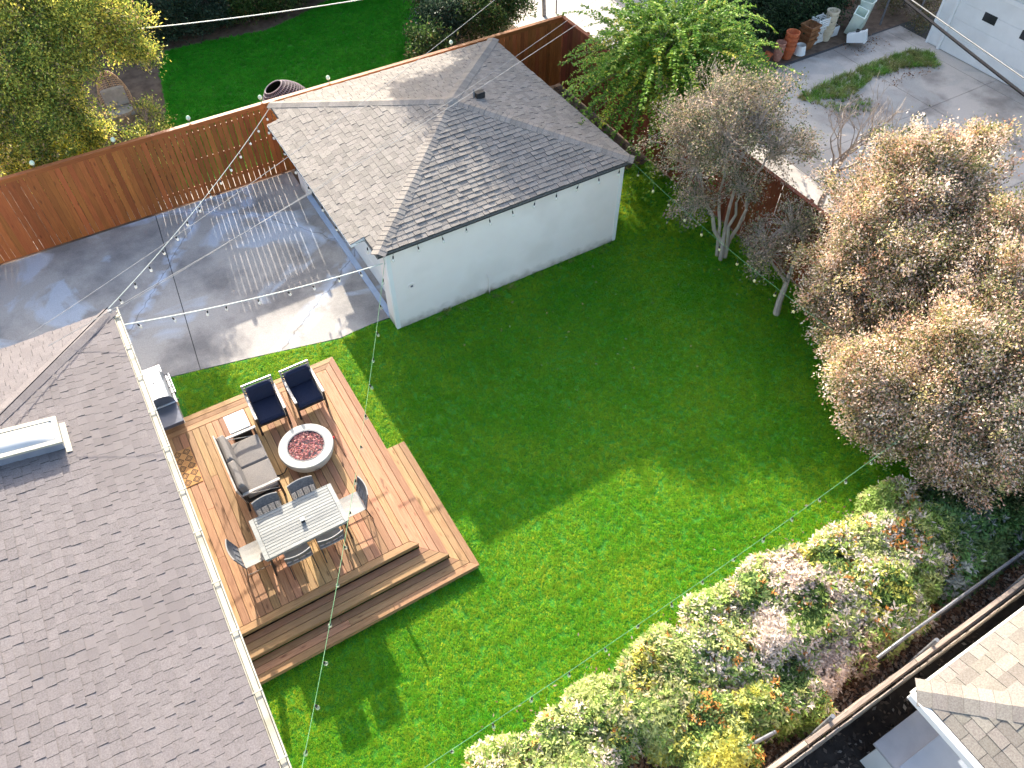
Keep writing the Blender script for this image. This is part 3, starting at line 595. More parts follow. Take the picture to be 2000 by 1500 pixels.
MB().lathe([(0,-.03),(.022,-.02),(.03,0),(.022,.02),(0,.03)],8,(.58,-.02,.24),close=False).build('valve_knob', M['red'], t, smooth=True)
MB().tube([(.60,-.02,.22),(.62,-.05,.10),(.60,-.09,.03)], .006, 5).build('valve_key', M['galv'], t)
tag(MB().tube([(-3.80,-2.85,DZ+.06),(-3.88,-2.92,DZ+.03),(-4.0,-2.92,DZ+.02),(-4.12,-2.82,DZ+.02),(-4.25,-2.6,DZ+.02),(-4.4,-2.5,DZ+.02)], .014, 6).build('gas_hose', M['rubber'], None, smooth=True), 'black gas hose running from the fire pit under the sofa', 'hose')
# dining table
t = thing('dining_table', 'pale grey slatted dining table among six chairs', 'table', (-4.035,-4.555,DZ)); TW, TD, TZ = .815, .465, .70
for k in range(14):
    y0 = -TD+.012+k*(2*TD-.024)/14; o = MB().bbox(-TW+.09,TW-.09,0,(2*TD-.024)/14-.006,0,.018,.004).build('slat', M['table'], t); o.location = (0,y0,TZ)
for sx in (-1,1): MB().bbox(min(sx*TW,sx*(TW-.085)),max(sx*TW,sx*(TW-.085)),-TD,TD,TZ-.002,TZ+.0195,.004).build('end_board', M['table'], t)
for sy in (-1,1): MB().box(-TW+.02,TW-.02,min(sy*TD,sy*(TD-.012)),max(sy*TD,sy*(TD-.012)),TZ-.05,TZ+.0185).build('edge_rail', M['table'], t)
MB().box(-TW+.05,TW-.05,-.03,.03,TZ-.05,TZ-.004).build('under_beam', M['frame_dark'], t)
for sx in (-1,1):
    for sy in (-1,1): MB().tube([(sx*(TW-.10),sy*(TD-.07),TZ-.004),(sx*(TW-.05),sy*(TD-.035),0)], [.026,.02], 6).build('leg', M['frame_dark'], t)
c = thing('candle_jar', 'small white topped jar standing on the dining table', 'jar', (-3.97,-4.605,DZ+TZ+.0195))
MB().bbox(-.036,.036,-.036,.036,0,.07,.008).build('jar', M['frame_dark'], c); MB().bbox(-.04,.04,-.04,.04,.0705,.085,.006).build('lid', M['white'], c)
def dining_chair(label, loc, rz):
    """local: faces -y"""
    t = thing('dining_chair', label, 'chair', loc, rz, 'chairs around the dining table'); h = .24; sz = .43
    def bend(x, z): return .225+.10*(z-sz)/.45-.045*(1-(x/h)**2)*-1*((z-sz)/.45)
    for sx in (-1,1):
        MB().tube([(sx*(h-.01),-.23,0),(sx*(h-.02),-.20,sz-.02)], .011, 6).build('leg', M['frame_dark'], t)
        MB().tube([(sx*(h-.01),.30,0),(sx*(h-.02),.22,sz-.02)], .011, 6).build('leg', M['frame_dark'], t)
        MB().tube([(sx*h,bend(sx*h,z),z) for z in (sz,sz+.15,sz+.3,sz+.45)], .011, 6).build('back_post', M['slat_blue'], t)
        MB().tube([(sx*(h-.01),-.21,.16),(sx*(h-.01),.25,.17)], .007, 5).build('stretcher', M['frame_dark'], t)
    MB().tube([(x,bend(x,sz+.45),sz+.45) for x in np.linspace(-h,h,7)], .013, 6).build('top_rail', M['sling'], t)
    s_ = MB(); V = []; F = []
    for j in range(7):
        for i in range(5):
            x = -h+.01+i*(2*h-.02)/4; y = -.25+j*.48/6; V.append((x,y,sz-.025*(1-(x/h)**2)*(.4+.6*math.sin(PI*min(1,max(0,(y+.25)/.48))))))
    n_ = len(V); V += [(p[0],p[1],p[2]-.012) for p in V]
    for j in range(6):
        for i in range(4): q = j*5+i; F += [(q,q+1,q+6,q+5),(n_+q+5,n_+q+6,n_+q+1,n_+q)]
    rim = [0,1,2,3,4,9,14,19,24,29,34,33,32,31,30,25,20,15,10,5]
    for a_, b_ in zip(rim, rim[1:]+rim[:1]): F.append((b_,a_,n_+a_,n_+b_))
    s_.add(V,F).build('seat', M['sling'], t)
    # back: solid sling above, slats below
    def strip(z0, z1, nm, m):
        V = []; xs = np.linspace(-h+.012,h-.012,7)
        for z in (z0,z1):
            for x in xs: V.append((x,bend(x,z)-.004,z))
        for z in (z0,z1):
            for x in xs: V.append((x,bend(x,z)+.006,z))
        F = [(i,i+1,8+i,7+i) for i in range(6)]+[(14+7+i,14+8+i,14+i+1,14+i) for i in range(6)]+[(7+i,8+i,22+i,21+i) for i in range(6)]+[(14+i,15+i,1+i,i) for i in range(6)]+[(0,7,21,14),(20,27,13,6)]
        MB().add(V,F).build(nm, m, t)
    strip(sz+.235,sz+.44,'back_panel',M['slat_blue'])
    for k in range(7): strip(sz+.045+k*.027,sz+.045+k*.027+.013,'back_slat',M['slat_blue'])
    for x in (-.13,0,.13): MB().tube([(x,bend(x,z),z) for z in (sz+.03,sz+.24)], .011, 5).build('back_bar', M['slat_blue'], t)
    return t
dining_chair('dining chair pulled to the far side of the table, nearer the house', (-4.43,-4.195,DZ), 0)
dining_chair('dining chair pulled to the far side of the table, nearer the lawn', (-3.73,-4.185,DZ), 0)
dining_chair('dining chair tucked in on the steps side of the table, nearer the house', (-4.30,-4.945,DZ), PI)
dining_chair('dining chair tucked in on the steps side of the table, nearer the lawn', (-3.66,-4.925,DZ), PI)
dining_chair('dining chair at the house end of the table with its pale seat showing', (-4.99,-4.585,DZ), PI/2)
dining_chair('dining chair at the lawn end of the table with its pale seat showing', (-3.05,-4.565,DZ), -PI/2)
# door mat
t = thing('door_mat', 'tan door mat with a dark diamond pattern beside the gutter', 'mat', (-5.66,-1.745,DZ))
MB().bbox(-.28,.28,-.49,.49,0,.012,.004).build('mat', pm('coir', (.42,.21,.075), (.56,.30,.12), 40, .95, .5, 200), t)
dk = pm('mat_dark', (.075,.05,.035), (.11,.075,.05), 30, .95); mb = MB()
for i in range(3):
    for j in range(5):
        cx, cy = -.187+i*.187, -.39+j*.195
        for sc_ in (.088,.045):
            P = [(cx,cy+sc_*1.05),(cx+sc_,cy),(cx,cy-sc_*1.05),(cx-sc_,cy)]; k_ = .72
            Q = [(cx+(p[0]-cx)*k_,cy+(p[1]-cy)*k_) for p in P]
            for a_ in range(4): b_ = (a_+1)%4; mb.add([(P[a_][0],P[a_][1],.0145),(P[b_][0],P[b_][1],.0145),(Q[b_][0],Q[b_][1],.0145),(Q[a_][0],Q[a_][1],.0145)],[(3,2,1,0)])
mb.build('diamond_print', dk, t)
# grill
t = thing('grill', 'stainless gas grill with a rounded lid and side shelves under the eave', 'grill', (-5.52,.12,.005))
MB().bbox(-.24,.23,-.40,.40,.12,.80,.01).build('cabinet', M['steel'], t)
for sy in (-.36,.36):
    for sx in (-.2,.19): MB().lathe([(.035,0),(.045,.05),(.035,.1)],10,(sx,sy,.0)).build('wheel', M['black'], t)
MB().bbox(-.26,.27,-.43,.43,.80,.90,.01).build('firebox', M['steel'], t)
lid = MB(); n_ = 12; V = []
for yy in (-.41,.41):
    for i in range(n_+1):
        th = PI*i/n_; V.append((-.005+.262*math.cos(th),yy,.902+.27*math.sin(th)**.75))
F = [(i,i+1,n_+2+i,n_+1+i) for i in range(n_)]+[tuple(range(n_,-1,-1)),tuple(range(n_+1,2*n_+2))]
lo = lid.add(V,F).build('lid', M['steel'], t)
MB().tube([(.30,-.30,1.03),(.335,-.30,1.04),(.335,.30,1.04),(.30,.30,1.03)], .012, 8).build('handle', M['steel'], lo)
for yy in (-.3,-.1,.1,.3): MB().tube([(.24,yy,1.03),(.335,yy,1.04)], .01, 6).build('handle_bracket', M['black'], lo)
MB().lathe([(.03,0),(.03,.012)],12,(-.0,.05,1.172)).build('thermometer', M['galv'], lo)
MB().bbox(.23,.29,-.42,.42,.74,.86,.01).build('control_panel', M['steel'], t)
for yy in (-.3,-.1,.1,.3):
    o = MB().lathe([(.028,0),(.024,.03)],10).build('knob', M['black'], t); o.location = (.29,yy,.80); o.rotation_euler = (0,PI/2,0)
MB().bbox(-.24,.22,.43,.84,.83,.87,.01).build('side_shelf', M['steel'], t)
MB().bbox(-.24,.26,-1.0,-.432,.80,.885,.012).build('side_shelf', M['shelf_dark'], t)
MB().box(.23,.262,-1.0,-.432,.77,.80).build('towel_bar', M['steel'], t)

# ---------------------------------------------------------------- string lights and wires
bulb_me = MB().lathe([(.0,-.15),(.022,-.143),(.034,-.118),(.030,-.09),(.016,-.068),(.012,-.06)],10,close=False).mesh('bulb', M['bulb'], True)
bulb_c = bulb_me.copy(); bulb_c.materials[0] = M['bulb_c']; bulb_y = bulb_me.copy(); bulb_y.materials[0] = M['bulb_y']
sock_me = MB().lathe([(.012,.0),(.017,-.02),(.017,-.068),(.012,-.07)],8).mesh('socket', M['black'], False)
def sag(A, B, s_, n_=24): return [(A[0]+(B[0]-A[0])*i/n_, A[1]+(B[1]-A[1])*i/n_, A[2]+(B[2]-A[2])*i/n_-4*s_*(i/n_)*(1-i/n_)) for i in range(n_+1)]
def string(label, paths, mat, r, bulbs, drop=.04, me=bulb_me, big=1.0):
    t = thing('string_light', label, 'string lights', paths[0][0]); o_ = tuple(-v for v in paths[0][0])
    for p in paths: MB(o_).tube(p, r, 5).build('cable', mat, t)
    for b in bulbs:
        o = link('bulb', me, t); o.location = (b[0]+o_[0],b[1]+o_[1],b[2]+o_[2]-drop); o.rotation_euler = (U(-.25,.25),U(-.25,.25),0); o.scale = (big,)*3; link('socket', sock_me, o)
        if drop > .06: MB().tube([(0,0,drop/big),(0,0,0)], .004, 4).build('drop_wire', mat, o)
    return t
def along(p, ts):
    n_ = len(p)-1; R_ = []
    for q in ts: i = min(int(q*n_), n_-1); f_ = q*n_-i; R_.append(tuple(p[i][k]+(p[i+1][k]-p[i][k])*f_ for k in range(3)))
    return R_
P = sag((-5.62,.79,2.95),(-.2,6.86,2.55),.18); string('string of bulbs from the house roof corner to the far garage eave', [P], M['wire_pale'], .008, along(P,[.045,.115,.185,.255,.325,.395,.465,.535,.605,.675,.745,.815,.885,.955]), big=.95)
P = sag((-5.48,.28,2.86),(-.12,-.10,2.30),.12); string('rope of bulbs from the house gutter to the near garage corner', [P], M['wire_pale'], .013, along(P,[.045,.165,.29,.36,.48,.60,.70,.81,.90]), big=.95)
P1 = [(EX0-.37,6.0,2.5),(EX0-.35,.6,2.5),(EX0-.02,.55,2.53),(EX0-.02,EY0-.03,2.53)]
string('string of bulbs under the garage front eave over the door', [P1], M['wire_dark'], .006, [(EX0-.36,6.6-k*.86 if k else 6.0,2.5) for k in range(7)]+[(EX0-.03,.4,2.5)], .05)
P = [(EX0,EY0-.02,2.55)]+[(x,EY0-.025,2.545-.012*(i%2)) for i,x in enumerate(np.linspace(.1,6.5,22))]+[(EX1,EY0-.02,2.55)]
string('row of bulbs hanging under the garage eave above the white wall', [P], M['wire_dark'], .006, [(.12+k*.615,EY0-.028,2.54) for k in range(11)], .08)
P = sag((6.72,-.16,2.5),(7.0,-6.7,2.3),.14)
string('green wire of bulbs from the garage corner along the tree line', [P], M['wire_green'], .0045, along(P,[.03+.0915*k for k in range(11)]), .12, bulb_y)
P = sag((-.10,-.16,2.35),(-5.45,-9.3,2.88),.42)
string('green wire of bulbs crossing the deck from garage corner to house eave', [P, [(-.10,-.16,2.5),(-.10,-.16,2.32)]], M['wire_green'], .0045, along(P,[.04,.11,.18,.245,.31,.38,.45,.52,.585,.65,.715,.78,.84,.90,.96]), .03, bulb_c)
P = sag((-5.45,-10.0,2.88),(6.9,-9.25,2.35),.38)
string('green wire of bulbs strung low over the lawn beside the hedge', [P], M['wire_green'], .0045, along(P,[.1,.155,.21,.265,.32,.375,.43,.485,.54,.60,.655,.71,.765,.82,.875,.93]), .05, bulb_c, .85)
def wire(label, A, B, s_, r, mat): 
    o_ = tuple(-v for v in A); o = MB(o_).tube(sag(A,B,s_,20), r, 5).build('overhead_wire', mat, None); o.location = A; return tag(o, label, 'wire')
wire('pale service cable crossing the far left part of the garage roof', (-7.0,.35,3.35), (7.4,4.6,5.8), .25, .006, M['wire_grey'])
wire('pale service wire crossing the garage roof past its peak', (-6.6,-.9,4.0), (8.4,2.4,5.6), .2, .006, M['wire_grey'])
wire('thin pale wire running just beside the garage roof peak wire', (-5.6,.2,3.3), (8.0,3.1,5.2), .2, .005, M['wire_grey'])
wire('thin dark wire lying over the house roof hip', (-9.6,-3.7,4.0), (-5.62,.74,3.02), .0, .010, M['wire_dark'])
wire('thick black overhead cable across the white garage at right', (12.9,0.2,6.0), (10.4,-8.7,6.0), .05, .032, M['wire_dark'])
wire('white overhead wire above the black cable at the right', (11.2,.6,7.0), (8.9,-10.3,7.0), .05, .012, M['wire_grey'])
wire('white clothesline wire in front of the dark siding house', (-4.2,12.7,3.0), (5.5,10.15,3.0), .12, .016, M['wire_pale'])

# ---------------------------------------------------------------- foliage
def unit(a): return a/np.maximum(np.linalg.norm(a, axis=-1, keepdims=True), 1e-9)
def quads(name, V, C, mat, parent=None, loc=(0,0,0)):
    """V (N,4,3) quads with one colour each, one mesh"""
    N_ = len(V); me = bpy.data.meshes.new(name); me.vertices.add(N_*4); me.loops.add(N_*4); me.polygons.add(N_)
    me.vertices.foreach_set('co', (V-np.array(loc)).astype(np.float32).ravel()); me.loops.foreach_set('vertex_index', np.arange(N_*4, dtype=np.int32))
    me.polygons.foreach_set('loop_start', np.arange(0, N_*4, 4, dtype=np.int32)); me.polygons.foreach_set('loop_total', np.full(N_, 4, np.int32))
    at = me.attributes.new('Col', 'FLOAT_COLOR', 'FACE'); at.data.foreach_set('color', np.concatenate([C, np.ones((N_,1))], 1).astype(np.float32).ravel())
    me.materials.append(mat); me.update(calc_edges=True); me.validate(); return link(name, me, parent)
def leaf_quads(p, d, nrm, L, Wd, fold=.12):
    s_ = unit(np.cross(d, nrm)); n2 = unit(np.cross(s_, d)); L = L[:,None]; Wd = Wd[:,None]
    mid = p+d*L*.45
    return np.stack([p, mid+s_*Wd*.5+n2*Wd*fold, p+d*L, mid-s_*Wd*.5+n2*Wd*fold], 1)
def pick(pal, n):
    cols = np.array([c for c, _ in pal]); ws = np.array([w_ for _, w_ in pal], float); ws /= ws.sum(); return cols[rng.choice(len(cols), n, p=ws)]
def clusters(blobs, dens, shell=.55, shoots=14):
    """points through the blobs' volume, thicker towards the outside"""
    out = []
    for b in blobs:
        c, r = np.array(b[:3]), b[3]; fl = b[4] if len(b) > 4 else .8; n_ = max(4, int(dens*r**2.4)); d = unit(rng.normal(size=(n_,3)))
        rr = r*(rng.random(n_)**shell); q = d*rr[:,None]*np.array((1,1,fl))
        q *= (1+.22*np.sin(d[:,0:1]*5+c[0])+.18*np.cos(d[:,1:2]*7+c[1])); out.append(np.concatenate([c+q, d], 1))
        for k in range(int(shoots*r)):
            e = unit(rng.normal(size=3)+np.array((0,0,.7))); m = 7; f_ = np.linspace(.8,1.2+.45*rng.random(),m)[:,None]; out.append(np.concatenate([c+e*r*f_*np.array((1,1,fl))+rng.normal(size=(m,3))*.03, np.repeat(e[None],m,0)], 1))
    return np.concatenate(out)
def crown_leaves(cl, n_per, spread, L, asp, pal, upbias=.35, bright=.3, cl_var=.25, droop=0.0, zmin=.05):
    nC = len(cl); cc = pick(pal, nC); cv = 1+rng.uniform(-cl_var, cl_var, nC)
    idx = np.repeat(np.arange(nC), n_per); n_ = len(idx); p = cl[idx,:3]+rng.normal(size=(n_,3))*spread
    d = unit(rng.normal(size=(n_,3))*.8+cl[idx,3:]*1.2+np.array((0,0,-droop))); nr = unit(rng.normal(size=(n_,3))+np.array((0,0,upbias*2))+np.array(SUN)*.3)
    own = pick(pal, n_); mixf = rng.random((n_,1)) < .72; C = np.where(mixf, cc[idx], own)*cv[idx][:,None]*rng.uniform(1-bright, 1+bright, (n_,1))
    Ls = L*rng.uniform(.6,1.3,n_); V = leaf_quads(p, d, nr, Ls, Ls*asp); ok = p[:,2] > zmin
    return V[ok], C[ok]
def branch_to(mb, A, B, r0, r1, wob=.08, n_=5, sides=5):
    A, B = np.array(A, float), np.array(B, float); Ln = np.linalg.norm(B-A); P = []
    for i in range(n_+1):
        f_ = i/n_; q = A+(B-A)*f_; q = q+rng.normal(size=3)*wob*Ln*.5*math.sin(PI*f_); q[2] += .12*Ln*math.sin(PI*f_); P.append(tuple(q))
    mb.tube(P, [r0+(r1-r0)*i/n_ for i in range(n_+1)], sides, caps=False); return P
def tree(name, label, base, trunks, blobs, pal, dens, n_per, spread, L, asp, bark, leafm='leaf', twigs=.25, cat='tree', group=None, twig_r=.006, shell=.55, **kw):
    t = thing(name, label, cat, base, group=group); o_ = tuple(-v for v in base); mb = MB(o_)
    tops = []
    for pts, r0, r1 in trunks:
        n_ = len(pts); mb.tube(pts, [r0+(r1-r0)*i/(n_-1) for i in range(n_)], 8, caps=False); tops += [np.array(q) for q in pts[n_//2:]]
    sub = []
    for bb in blobs:
        for k in range(3):
            e = unit(rng.normal(size=3)); rr_ = bb[3]*rng.uniform(.35,.6); sub.append((bb[0]+e[0]*bb[3]*.85, bb[1]+e[1]*bb[3]*.85, max(rr_+.1, bb[2]+e[2]*bb[3]*.6), rr_))
    cl = clusters(list(blobs)+sub, dens, shell); TP = np.array(tops)
    for b in blobs:
        c = np.array(b[:3]); k = np.argmin(np.linalg.norm(TP-c, axis=1)+np.maximum(0, TP[:,2]-c[2])*2); Pb = branch_to(mb, TP[k], c, .035*min(1.4,b[3])+.008, .014)
        mine = cl[np.linalg.norm((cl[:,:3]-c), axis=1) < b[3]*1.3]
        for q in mine[rng.random(len(mine)) < twigs][:90]: branch_to(mb, Pb[rng.integers(2,6)], q[:3]+q[3:]*.05, .010, twig_r*.5, .12, 3, 3)
    mb.build('trunk', M[bark], t)
    V, C = crown_leaves(cl, n_per, spread, L, asp, pal, **kw)
    quads('crown', V, C, M[leafm], t, base); return t
def fan(base, tops, r0, r1, jit=.085):
    T_ = []
    for tp in tops:
        b = np.array(base)+np.array((U(-.1,.1),U(-.1,.1),-.05)); tp = np.array(tp); T_.append(([tuple(b+(tp-b)*f_+np.array((U(-jit,jit),U(-jit,jit),0))*(1 if 0<f_<1 else 0)) for f_ in (0,.2,.4,.6,.8,1)], r0*U(.7,1.1), r1))
    return T_
PINK = [((.70,.48,.36),3),((.80,.62,.49),2.8),((.54,.45,.20),2.2),((.24,.25,.10),2.6),((.10,.12,.06),2.0),((.76,.66,.57),1.8),((.66,.35,.22),1.0)]
GREY = [((.38,.30,.23),3),((.46,.37,.29),2),((.17,.19,.10),3),((.10,.13,.065),2.0),((.48,.40,.20),1.2),((.52,.36,.27),1.2)]
# crape myrtles along the right hand fence
b = (8.6,-2.0,0)
tree('crape_myrtle', 'grey brown multi stemmed tree nearest the garage along the driveway fence', b, fan(b,[(7.9,-1.4,2.3),(8.2,-1.8,2.6),(8.7,-1.7,2.7),(9.1,-2.0,2.5),(8.4,-2.2,2.0)],.065,.03),
     [(7.5,-.6,3.5,.75),(8.3,-.7,4.1,.8),(8.1,-1.7,3.5,.85),(9.4,-1.4,3.7,.8),(9.5,-2.1,3.0,.65),(7.6,-1.3,2.8,.65),(7.4,-1.9,2.0,.5),(8.5,-2.2,2.4,.5),(9.9,-.6,3.6,.6),(8.9,-1.2,3.2,.7)],
     GREY, 95, 18, .10, .06, .5, 'bark_pale', twigs=.45, cl_var=.4)
b = (8.42,-4.35,0)
tree('crape_myrtle', 'small leaning tree with a single bare lower trunk by the driveway fence', b, [([(8.40,-4.38,-.05),(8.45,-4.3,.35),(8.58,-4.22,.9),(8.75,-4.1,1.4),(8.95,-4.0,1.9)],.09,.035),([(8.55,-4.24,.9),(8.3,-3.9,1.3),(8.2,-3.7,1.6)],.045,.02)],
     [(8.15,-3.75,1.55,.5),(8.7,-3.55,2.1,.5),(8.35,-3.2,1.7,.4),(8.9,-3.9,2.1,.35)], GREY, 120, 16, .10, .058, .5, 'bark_pale', twigs=.5, cl_var=.4)
b = (9.1,-6.2,0)
tree('crape_myrtle', 'large pinkish brown tree overhanging the driveway behind the fence corner', b, fan(b,[(8.8,-5.5,2.6),(9.2,-5.8,3.0),(9.6,-6.2,2.9),(8.6,-6.3,2.4),(9.2,-6.8,2.4)],.07,.03),
     [(8.95,-5.25,3.45,.95),(9.8,-5.2,4.2,.85),(8.35,-5.55,2.55,.75),(8.55,-6.45,3.2,.95),(9.9,-6.25,3.8,.95),(10.4,-5.3,4.4,.55),(11.35,-5.5,4.5,.45),(7.95,-5.85,1.85,.55),(8.05,-6.8,2.1,.75),(9.2,-7.25,3.0,.85),(10.6,-6.2,4.0,.7),(9.4,-4.9,3.4,.6)],
     PINK, 300, 38, .105, .062, .5, 'bark_pale', twigs=.16, cl_var=.45)
b = (8.9,-8.6,0)
tree('crape_myrtle', 'large pinkish brown tree spreading over the lawn above the hedge end', b, fan(b,[(8.2,-8.3,2.0),(8.6,-8.6,2.5),(9.2,-8.3,2.8),(8.3,-9.1,2.2),(9.2,-9.0,2.4)],.07,.03),
     [(6.85,-7.85,2.35,.75),(6.75,-8.75,2.5,.85),(8.0,-8.7,3.2,1.0),(9.4,-8.1,3.6,1.0),(7.15,-9.5,2.5,.85),(7.5,-10.25,2.3,.75),(6.45,-8.3,1.8,.5),(7.9,-9.55,3.0,.9),(10.5,-7.2,3.9,.8),(8.9,-9.9,3.0,.9),(7.6,-7.9,2.6,.7),(9.6,-9.2,3.4,.9),(6.5,-9.1,1.6,.45),(7.2,-10.1,1.5,.65),(8.3,-10.5,1.9,.8),(6.9,-8.4,1.4,.5),(7.6,-6.9,1.5,.5)],
     PINK, 300, 38, .105, .062, .5, 'bark_pale', twigs=.16, cl_var=.45)
# light green tree with long shoots behind the garage
b = (10.4,2.9,0); gt = thing('elm_tree', 'bright green tree with long arching shoots behind the garage', 'tree', b); o_ = tuple(-v for v in b); mb = MB(o_)
mb.tube([(10.4,2.9,-.05),(10.35,2.85,.8),(10.25,2.75,1.7),(10.1,2.7,2.6)], [.15,.13,.11,.08], 8, caps=False); VV = []; CC = []
ctr = np.array((9.9,2.6,2.7)); GP = [((.20,.36,.04),3),((.12,.26,.03),3),((.34,.46,.07),2.2),((.06,.15,.02),2.4),((.55,.50,.06),.9)]
for k in range(760):
    th = U(0,2*PI); el = U(-.05,1.25); dr = np.array((math.cos(th)*math.cos(el),math.sin(th)*math.cos(el),math.sin(el))); Ln = U(1.7,3.7)*(.85 if math.sin(th) > .3 else 1.0)*(1.15 if math.cos(th) < -.2 and math.sin(th) < .3 else 1)
    A = ctr+np.array((U(-.9,.9),U(-.6,.6),U(-.3,.9))); drp = U(.10,.24); P = []
    for i in range(9):
        f_ = i/8; P.append(A+dr*Ln*f_+np.array((0,0,-drp*(Ln*f_)**2)))
    P = np.array(P)
    if P[-1][2] < .8: continue
    if k % 4 == 0: mb.tube([tuple(q) for q in P], [.012-.0011*i for i in range(9)], 3, caps=False)
    n_ = int(Ln*36); f_ = rng.uniform(.3,1,n_)*8; i0 = np.minimum(f_.astype(int),7); fr_ = (f_-i0)[:,None]; p = P[i0]*(1-fr_)+P[i0+1]*fr_; tg = unit(P[i0+1]-P[i0])
    sd_ = unit(np.cross(tg, np.array((0,0,1.0))))*np.where(rng.random((n_,1))<.5,1,-1); d = unit(sd_+tg*.5+rng.normal(size=(n_,3))*.3)
    Ls = rng.uniform(.06,.12,n_); VV.append(leaf_quads(p, d, unit(rng.normal(size=(n_,3))*.35+np.array((0,0,1))), Ls, Ls*.5))
    cb = pick(GP,1)[0]; hf = np.clip((p[:,2]-1.2)/2.6,0,1)[:,None]; CC.append(np.where(rng.random((n_,1))<.6, cb, pick(GP,n_))*rng.uniform(.75,1.25,(n_,1)))
mb.build('trunk', M['bark'], gt); quads('crown', np.concatenate(VV), np.concatenate(CC), M['leaf'], gt, b)
# bare tree in the driveway
def bare(name, label, base, H, seed, bark):
    rr = random.Random(seed); t = thing(name, label, 'tree', base); mb = MB()
    def grow(p, d, L, r, lv):
        P = [p]; q = Vector(p); dd = Vector(d)
        for i in range(4):
            dd = (dd+Vector((rr.uniform(-.16,.16),rr.uniform(-.16,.16),rr.uniform(-.02,.14)))).normalized(); q = q+dd*L/4; P.append(tuple(q))
        mb.tube(P, [r*(1-.12*i) for i in range(5)], 6 if lv < 2 else 3, caps=False)
        if lv == 5: return
        for k in range(rr.choice((2,3)) if lv < 4 else 2):
            a_ = rr.uniform(0,2*PI); s_ = rr.uniform(.4,.85); nd = (dd+Vector((math.cos(a_)*s_,math.sin(a_)*s_,rr.uniform(-.1,.25)))).normalized(); grow(P[rr.choice((3,4))], nd, L*rr.uniform(.62,.85), r*.62, lv+1)
    for k in range(2): grow((rr.uniform(-.06,.06),rr.uniform(-.06,.06),-.05), (.25*k-.1,.1*k,1), H*.3, .075, 0)
    mb.build('trunk', M[bark], t); return t
bare('bare_tree', 'leafless grey tree standing in the driveway behind the fence', (12.25,-1.95,0), 4.4, 5, 'bark_pale')
# yellow green tree and undergrowth at the far left
YEL = [((.70,.68,.15),3.6),((.38,.46,.10),3),((.20,.30,.07),2.8),((.09,.15,.045),2.6),((.74,.66,.14),1.5),((.50,.38,.20),1)]
b = (-5.0,12.4,0)
tree('crape_myrtle', 'yellow green tree filling the far left corner behind the fence', b, fan(b,[(-5.4,11.6,2.4),(-4.6,11.8,2.6),(-4.1,12.0,2.3),(-5.0,12.4,3.0)],.08,.035),
     [(-4.9,11.2,4.1,1.0),(-3.6,11.2,3.9,.95),(-2.75,11.6,3.0,.75),(-4.6,10.4,3.3,.8),(-5.8,10.6,3.5,1.0),(-3.9,12.0,4.6,1.0),(-5.3,12.4,5.0,1.1),(-6.6,11.6,4.2,1.1),(-2.7,12.3,3.6,.7),(-6.2,13.4,4.5,1.1),(-4.9,9.9,2.2,.7),(-5.7,9.5,1.9,.7),(-6.7,10.0,2.7,.9),(-5.3,10.6,2.8,.8),(-6.4,9.2,1.3,.5),(-7.3,9.6,1.8,.8),(-4.6,10.0,1.2,.5)],
     YEL, 175, 24, .13, .08, .5, 'bark', leafm='leaf_thin', twigs=.12, cl_var=.4)
b = (-5.9,10.0,0); YP = [((.70,.58,.03),3),((.52,.52,.06),2),((.18,.30,.05),2)]
tree('redbud_shrub', 'low shrub with big round yellow leaves behind the fence at far left', b, fan(b,[(-6.2,10.4,.8),(-5.6,10.2,.9),(-5.3,9.8,.7)],.02,.008), [(-6.2,11.0,1.0,.42),(-5.6,10.6,.9,.4),(-5.2,9.9,.7,.35),(-5.9,9.6,.6,.35),(-4.6,9.5,.5,.3)], YP, 90, 5, .12, .15, .95, 'bark', twigs=.3, cat='shrub', upbias=1.2)
b = (-3.4,9.4,0)
tree('weedy_shrub', 'thin weedy shrub growing beside the hanging wicker chair', b, fan(b,[(-3.6,9.8,.6),(-3.1,9.6,.6)],.015,.006), [(-3.7,10.2,.5,.45),(-3.1,10.8,.4,.4),(-4.2,9.6,.35,.4),(-3.5,9.2,.3,.35),(-4.6,8.7,.45,.45),(-2.9,11.9,.4,.4),(-5.4,8.6,.5,.4),(-2.6,10.0,.3,.35)], YEL, 190, 9, .14, .085, .5, 'bark', twigs=.4, cat='shrub')
# shrubs before the dark house and behind the garage
TEAL = [((.045,.085,.05),3),((.03,.06,.035),3),((.08,.13,.08),2),((.12,.15,.09),.8)]
DG = [((.06,.12,.03),3),((.035,.075,.025),3),((.12,.20,.05),2),((.22,.24,.09),.8),((.24,.16,.09),.5)]
for k, (x, y, r, pal, lab) in enumerate([(-.9,17.3,.75,TEAL,'dark bluish green shrub beside the yellow green tree at the far lawn'),(.6,17.4,.8,TEAL,'dark shrub in front of the black sided house'),(2.0,17.3,.75,DG,'dark green shrub right of the black sided house'),(3.4,17.4,.8,DG,'dark green shrub with reddish leaves at the far lawn edge'),(4.9,18.2,.8,DG,'dark green shrub at the far right end of the lawn border')]):
    b = (x,y,0); tree('shrub', lab, b, fan(b,[(x-.3,y,.6),(x+.3,y,.7),(x,y+.2,.8)],.025,.01), [(x-.35,y-.1,.6,r*.75),(x+.4,y,.7,r*.8),(x,y+.35,1.1,r*.85)], pal, 330, 13, .15, .10, .45, 'bark', twigs=.2, cat='shrub', group='shrubs along the far lawn')
